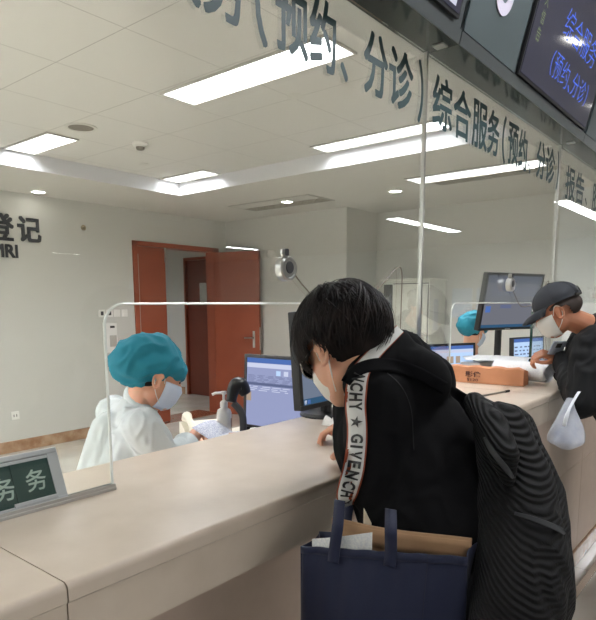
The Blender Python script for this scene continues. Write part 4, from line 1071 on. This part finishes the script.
# ================================================================ NURSES
def nurse(H, az, pitch, NKb, sc, half, hip, RE_, RW_, LE_, LW_, label, seed, capc, capr, caprot, seat):
    a = math.radians(az); lf = V((-math.cos(a), math.sin(a), 0)); B = head_basis(az, pitch)
    t = thing('person', label, 'person', None, (hip.x, hip.y, 0))
    rs, ls = sc-lf*half, sc+lf*half; f = V((math.sin(a), math.cos(a), 0))
    kn = hip+f*.40+V((0, 0, -.02)); legs = [(hip-lf*.09, kn-lf*.10, V((kn.x, kn.y, .09))-lf*.10), (hip+lf*.09, kn+lf*.10, V((kn.x, kn.y, .09))+lf*.10)]
    dR = (RW_-RE_).normalized(); dL_ = (LW_-LE_).normalized()
    body(t, H, B, NKb, ls, rs, hip, [(rs, RE_, RW_), (ls, LE_, LW_)], legs, M_skin, [(RW_, dR, V((0, 0, 1)), -1, .5), (LW_, dL_, V((0, 0, 1)), 1, .5)], vox=.0052)
    b = nb(); cap(b, ls, .062, rs, .062); cap(b, sc-V((0, 0, .10)), .135, hip+V((0, 0, .05)), .155); cap(b, sc-V((0, 0, .08))-lf*.07, .10, hip-lf*.06+V((0, 0, .05)), .12); cap(b, sc-V((0, 0, .08))+lf*.07, .10, hip+lf*.06+V((0, 0, .05)), .12)
    cap(b, NKb+V((0, 0, -.02)), .062, sc-V((0, 0, .03)), .09); cap(b, sc-f*.05-V((0, 0, .05)), .09, hip-f*.05, .12)
    cap(b, rs, .070, RE_, .062); cap(b, RE_, .06, RW_.lerp(RE_, .30), .046); cap(b, ls, .070, LE_, .062); cap(b, LE_, .06, LW_.lerp(LE_, .30), .046)
    for h, k, q in legs: cap(b, h, .10, k, .085)
    co = remesh('white_coat', b, .0065, M_coat, 5, .5, folds(.009, 9)); bq = bmesh.new(); bq.from_mesh(co.data); tr = BVHTree.FromBMesh(bq); bq.free(); adopt(co, t)
    b = nb()
    for h, k, q in legs: cap(b, k, .062, q, .045)
    adopt(remesh('trousers', b, .009, M_coat, 3), t); shoes(t, [V((l_[2].x, l_[2].y, 0)) for l_ in legs], (f.x, f.y), M_white)
    # stand collar
    b = nb(); c = NKb+V((0, 0, .0)); ax = (H-NKb).normalized()
    lathe(b, [(.060, -.02), (.066, .0), (.062, .022), (.058, .022), (.060, 0), (.052, -.02)], c, ax, 28); part('collar', b, M_coat, t, smooth=True)
    mask_part(H, B, M_mask, t); eyes_hair(H, B, t); bouffant(H, B, t, capc, capr, caprot, seed=seed)
    b = nb(); ell(b, V(H)+B @ V((0, -.04, -.008)), (.074, .066, .05), B, 3); o = remesh('hair', b, .006, M_hair, 2); adopt(o, t)
    # chair
    s = thing('office_chair', seat, 'chair', None, (hip.x, hip.y, 0)); sz = hip.z-.15
    b = nb(); lathe(b, [(0, sz-.06), (.2, sz-.06), (.22, sz-.03), (.2, sz), (0, sz)], (hip.x, hip.y, 0), n=28); part('seat', b, M_dgrey, s, smooth=True)
    b = nb(); tube(b, [(hip.x, hip.y, .07), (hip.x, hip.y, sz-.05)], .025, 12); part('gas_column', b, M_black, s)
    for k in range(5):
        an = 2*PI*k/5; q = V((hip.x+.25*math.cos(an), hip.y+.25*math.sin(an), .055)); b = nb(); tube(b, [(hip.x, hip.y, .09), q], .016, 8); part('leg', b, M_black, s)
        b = nb(); tube(b, [q+V((0, -.02, -.028)), q+V((0, .02, -.028))], .026, 12); part('caster', b, M_black, s)
    return t, tr
Hn = at(155, 376, 2.13)
nurse(Hn, 108, 22, at(141, 398, 2.17), at(128, 420, 2.18), .17, V((1.12, 1.83, .60)), at(166, 464, 2.06), at(194, 437, 2.36), at(158, 462, 2.45), at(196, 443, 2.60),
      'seated person in teal surgical cap and white coat, at left behind the counter', 1, (0, -.054, .042), (.098, .126, .094), .55, 'grey office chair under the nurse at left')
Hn2 = at(474, 331, 4.45)
nurse(Hn2, 105, 20, at(470, 356, 4.5), at(466, 368, 4.5), .165, V((4.12, 2.02, .62)), V((4.42, 1.66, .97)), V((4.62, 1.60, .93)), V((4.40, 2.06, .95)), V((4.62, 1.90, .93)),
      'person in teal surgical cap at the far desk, behind the small low monitor', 5, (0, -.046, .046), (.098, .128, .090), .62, 'grey office chair at the far desk')

# ================================================================ THE MAN IN THE CAP
m2 = thing('person', 'person in dark baseball cap, white mask and black jacket at right edge', 'person', None, (3.6, .3, 0))
H2 = at(558, 311, 2.78); B2 = head_basis(-8, 26)
N2 = at(596, 328, 2.80); S2c = N2+V((.02, -.03, -.05)); L2 = S2c+V((-.19, 0, -.02)); R2 = S2c+V((.19, .02, -.02)); P2 = V((N2.x-.03, N2.y-.24, .95))
E2 = at(583, 402, 2.62); W2 = at(564, 362, 2.84); E2r = R2+V((.02, .12, -.26)); W2r = V((3.42, .93, 1.14))
lg2 = [(P2+V((-.09, 0, -.02)), P2+V((-.12, .02, -.45)), V((P2.x-.13, P2.y-.04, .09))), (P2+V((.09, 0, -.02)), P2+V((.12, .02, -.45)), V((P2.x+.13, P2.y-.06, .09)))]
dh = (at(545, 347, 2.98)-W2)
body(m2, H2, B2, N2+V((0, -.01, -.01)), L2, R2, P2, [(L2, E2, W2), (R2, E2r, W2r)], lg2, M_skin2, [(W2+dh*.25, V((-.45, .75, .25)), V((-.2, -.3, .9)), -1, 1.1), (W2r, V((-.7, .6, 0)), V((0, 0, 1)), 1, .9)])
b = nb(); cap(b, L2, .085, R2, .085); cap(b, S2c-V((0, .0, .06)), .16, P2+V((0, 0, .02)), .17); cap(b, S2c+V((-.07, -.0, -.08)), .14, P2+V((-.07, 0, -.0)), .15); cap(b, S2c+V((.07, 0, -.08)), .14, P2+V((.07, 0, 0)), .15)
cap(b, N2+V((-.01, -.02, .005)), .075, S2c, .11); cap(b, N2+V((.03, -.05, .02)), .06, S2c+V((0, -.06, 0)), .1)
cap(b, L2, .088, E2, .075); cap(b, E2, .074, W2, .052); cap(b, R2, .085, E2r, .07); cap(b, E2r, .07, W2r.lerp(E2r, .1), .05)
adopt(remesh('jacket', b, .0075, M_jack, 5, .5, folds(.010, 9)), m2)
b = nb()
for h, k, q in lg2: leg_prims(b, h, k, q, None, grow=.02)
cap(b, P2+V((-.05, 0, 0)), .14, P2+V((.05, 0, 0)), .14); adopt(remesh('trousers', b, .009, M_trs, 4, .5, folds(.006, 8)), m2)
shoes(m2, [V((l_[2].x, l_[2].y, 0)) for l_ in lg2], (0, 1))
mask_part(H2, B2, M_maskw, m2); eyes_hair(H2, B2, m2)
T2 = lambda x, y, z: H2+B2 @ V((x, y, z))
b = nb(); ell(b, T2(0, -.022, .008), (.0805, .092, .062), B2, 4); bmesh.ops.delete(b, geom=[v for v in b.verts if (B2.inverted() @ (v.co-H2)).y > .028 or (B2.inverted() @ (v.co-H2)).z < (-.045 if (B2.inverted() @ (v.co-H2)).y < -.055 else .0)], context='VERTS')
part('hair', b, mat('short_dark_hair', (58, 48, 44), .8, bump=(400, .5, .001)), m2, smooth=True)
M_cap = mat('charcoal_cap_fabric', (44, 47, 54), .8, bump=(250, .15, .001))
b = nb(); ell(b, T2(0, -.010, .045), (.092, .110, .088), B2, 4); inv = B2.inverted()
bmesh.ops.delete(b, geom=[v for v in b.verts if (inv @ (v.co-H2)).z < .030], context='VERTS'); cr = part('baseball_cap', b, M_cap, m2, smooth=True)
def sub(name, b, m, par, root, **k):
    o = obj(name, b, m, **k); o.data.transform(Matrix.Translation(-V(root.location))); o.parent = par; return o
b = nb(); N = 16; g0 = []; g1 = []
for i in range(N+1):
    a = (i/N-.5)*PI*.86; x = .090*math.sin(a); y = -.010+.108*math.cos(a)
    ln = .072*math.cos(a)**.5 if math.cos(a) > 0 else 0
    dr = .030*math.cos(a)
    g0.append(b.verts.new(T2(x, y-.004, .034))); g1.append((b.verts.new(T2(x*.98, y+ln*.55, .030-dr*.25-.006*abs(math.sin(a)))), b.verts.new(T2(x*.92, y+ln, .022-dr*.6-.020*abs(math.sin(a))))))
for i in range(N): b.faces.new((g0[i], g0[i+1], g1[i+1][0], g1[i][0])); b.faces.new((g1[i][0], g1[i+1][0], g1[i+1][1], g1[i][1]))
bmesh.ops.recalc_face_normals(b, faces=b.faces); r = bmesh.ops.extrude_face_region(b, geom=b.faces[:])
for e in r['geom']:
    if isinstance(e, bmesh.types.BMVert): e.co += B2 @ V((0, 0, .004))
sub('brim', b, M_cap, cr, m2, smooth=True)
b = nb(); lathe(b, [(0, .006), (.008, .004), (.009, 0)], T2(0, -.012, .132), B2 @ V((0, 0, 1)), 12); sub('button', b, M_cap, cr, m2)
b = nb()
for k in range(6):
    a = k*PI/3+PI/6; tube(b, [T2(.0925*math.sin(a)*math.sin(q), -.010+.1105*math.cos(a)*math.sin(q), .045+.0885*math.cos(q)) for q in [i*PI/2*1.08/10 for i in range(11)]], .0012, 5)
sub('panel_seams', b, mat('cap_stitching', (28, 30, 36), .8), cr, m2)
b = nb(); tube(b, [T2(.05*math.cos(a), -.112-.004, .040+.030*math.sin(a)) for a in [PI*i/10 for i in range(11)]], .004, 8); tube(b, [T2(-.055, -.10, .036), T2(0, -.119, .034), T2(.055, -.10, .036)], .0055, 8); sub('adjuster', b, M_black, cr, m2)
# phone in his hand
pc = at(555, 352, 2.86); q = head_basis(40, -35); M = Matrix.Translation(pc) @ q.to_4x4()
t = thing('smartphone', 'pale smartphone held by the man in the cap', 'phone', None, pc)
b = nb(); box(b, -.036, -.004, -.065, .036, .004, .065, .0035, 3, M=M); part('case', b, mat('silver_blue_shell', (186, 196, 216), .25), t)
b = nb(); box(b, -.014, -.0055, .03, .014, -.0035, .055, .001, M=M); part('camera_bump', b, M_dgrey, t)
b = nb(); box(b, -.033, .0038, -.061, .033, .0048, .061, .001, M=M); part('display', b, M_black, t)
# translucent carrier bag
M_bag = mat('frosted_plastic', (206, 216, 236), .3, alpha=.5, noisecol=((236, 240, 248), 18, .2), bump=(24, .6, .01))
t = thing('plastic_bag', 'crumpled translucent plastic bag hanging below the cap wearer\'s forearm', 'bag', None, at(568, 445, 2.5))
C_ = [at(x, y, d_) for x, y, d_ in ((570, 398, 2.5), (568, 410, 2.5), (567, 424, 2.5), (567, 436, 2.5), (567, 443, 2.5), (567, 449, 2.5))]; Rr = [.012, .030, .058, .074, .068, .02]; Sp = spline(C_, 6); Rs = [p.x for p in spline([V((r_, 0, 0)) for r_ in Rr], 6)]
b = nb(); rings = []
for i, (p, r_) in enumerate(zip(Sp, Rs)):
    rings.append([b.verts.new(p+rt*(r_*math.cos(a)*(1+.10*math.sin(5*a+i*.3)))+V((fw.x, fw.y, 0))*(r_*.7*math.sin(a)*(1+.1*math.cos(4*a)))) for a in [2*PI*k/36 for k in range(36)]])
for A_1, B_1 in zip(rings, rings[1:]):
    for k in range(36): b.faces.new((A_1[k], A_1[(k+1) % 36], B_1[(k+1) % 36], B_1[k]))
b.faces.new(rings[-1]); part('film', b, M_bag, t, smooth=True)
b = nb(); tube(b, spline([at(564, 426, 2.44), at(568, 412, 2.44), at(574, 400, 2.48), at(579, 392, 2.5)], 5), [.012]*5+[.009]*11, 8, flat=.4); part('handle', b, mat('white_film', (226, 230, 238), .4), t, smooth=True)
tag(obj('document', sheetgrid(lambda u, v: at(556+18*u, 426+16*v-4*u, 2.5), 4, 4, fw*.004), M_form, smooth=True), 'folded form inside the translucent plastic bag', 'paper')

# ================================================================ ON THE COUNTER AT RIGHT
A1 = onz(523, 387, ZC); A0 = onz(455, 382, ZC); dd_ = (A0-A1); dd_.z = 0; Lk = dd_.length; dd_.normalize(); nn2 = V((-dd_.y, dd_.x, 0)); 
if nn2.dot(A1-EYE) < 0: nn2 = -nn2
t = thing('kraft_parcel', 'long orange-brown kraft paper packet lying on the counter', 'parcel', None, A1)
M_kr2 = mat('orange_kraft_paper', (204, 142, 104), .7, noisecol=((194, 132, 94), 14, .25))
def K(a, c, e): return A1+dd_*a+V((0, 0, c))+nn2*e
b = nb(); prof = [(0, .002), (.004, .086), (.020, .094), (.085, .080), (.105, .050), (.10, .002)]
N = 14; rings = []
for i in range(N+1):
    a = (Lk+.05)*i/N; w = .003*math.sin(i*1.7); rings.append([b.verts.new(K(a, c*(1-.10*(i == 0))+w*(c > .01), e+w)) for e, c in prof])
for A_1, B_1 in zip(rings, rings[1:]):
    for k in range(len(prof)): b.faces.new((A_1[k], A_1[(k+1) % 6], B_1[(k+1) % 6], B_1[k]))
b.faces.new(rings[0][::-1]); b.faces.new(rings[-1]); part('wrapper', b, M_kr2, t, angle=45)
b = nb()
def ktext(ch, a0, c0, w, h):
    put_text(b, ch, K(a0, c0, -.002), -dd_*w, V((0, 0, h)), None, .02)
ktext('影像', .30, .034, .085, .030); ktext('5120', .29, .012, .06, .014)
part('stamped_print', b, mat('dark_brown_ink', (74, 40, 34), .7), t)
# rolled papers
rc = K(-.02, .045, .06)
r0 = onz(501, 372, ZC+.045); r1 = onz(548, 372, ZC+.05)
r0 = at(498, 373, 3.30); r1 = at(549, 373, 3.02); r0.z = r1.z = ZC+.064; ax = (r1-r0).normalized()
b = nb(); x_, y_, z_ = frame(ax); N = 60; LL = (r1-r0).length
g = []
for k in range(N+1):
    a = 2*PI*2.4*k/N; r_ = .054-.022*k/N; g.append([b.verts.new(r0+ax*(LL*j/6+ .01*math.sin(k*.2)*(j == 6))+x_*r_*math.cos(a)*1.15+y_*r_*math.sin(a)) for j in range(7)])
for A_1, B_1 in zip(g, g[1:]):
    for j in range(6): b.faces.new((A_1[j], A_1[j+1], B_1[j+1], B_1[j]))
M_roll = mat('report_paper', (226, 226, 224), .7, noisecol=((204, 206, 212), 220, .15))
tag(obj('paper_roll', b, M_roll, smooth=True), 'loosely rolled printed sheets at the end of the kraft packet', 'paper')
for k, (x, y, w, h, ro, lab_) in enumerate(((478, 362, .30, .21, 35, 'white printed sheet lying behind the kraft packet'), (512, 357, .26, .20, 10, 'printed sheet under the phone of the man in the cap'))):
    p = at(x, y, 3.6-.1*k); 
    b = sheetgrid(lambda u, v: V((p.x, p.y, ZC+.088+.018*math.sin(3*u)+.006*v)) + Matrix.Rotation(math.radians(ro), 3, 'Z') @ V(((u-.5)*w, (v-.5)*h, 0)), 8, 6, V((0, 0, -.0015)))
    tag(obj('report_sheet', b, M_roll, smooth=True), lab_, 'paper')
    b = nb(); box(b, p.x-w*.4, p.y-.06, ZC, p.x+w*.4, p.y+.06, ZC+.075, .004)
    tag(obj('paper_stack', b, M_paper), ('low stack of forms under the printed sheet behind the kraft packet', 'low stack of forms near the hand of the man in the cap')[k], 'paper')
p0, p1 = onz(481, 396, ZC+.006), onz(505, 391.5, ZC+.006)
t = thing('pen', 'slim pen lying on the counter in front of the kraft packet', 'pen', None, p0)
b = nb(); tube(b, [p0, p1], .0045, 10); part('barrel', b, M_steel, t); b = nb(); tube(b, [p1, p1+(p1-p0)*.18], .0055, 10); part('cap', b, M_black, t)
p = onz(337, 424, ZC+.012); b = sheetgrid(lambda u, v: V((p.x+.02+(u-.5)*.07, p.y+.03+(v-.5)*.05, ZC+.004+.03*abs(math.sin(4*u))*v)), 8, 6, V((0, 0, .0012)))
tag(obj('tissue', b, M_white, smooth=True), 'small crumpled white slip by the hooded person\'s hand', 'paper')
# ================================================================ WORLD AND VIEW
w = bpy.data.worlds.new('world'); SC.world = w; w.use_nodes = True
w.node_tree.nodes['Background'].inputs[0].default_value = (.6, .62, .65, 1); w.node_tree.nodes['Background'].inputs[1].default_value = .05
SC.view_settings.view_transform = 'Standard'; SC.view_settings.look = 'None'; SC.view_settings.gamma = 1; SC.view_settings.use_curve_mapping = False
SC.view_settings.exposure = .58
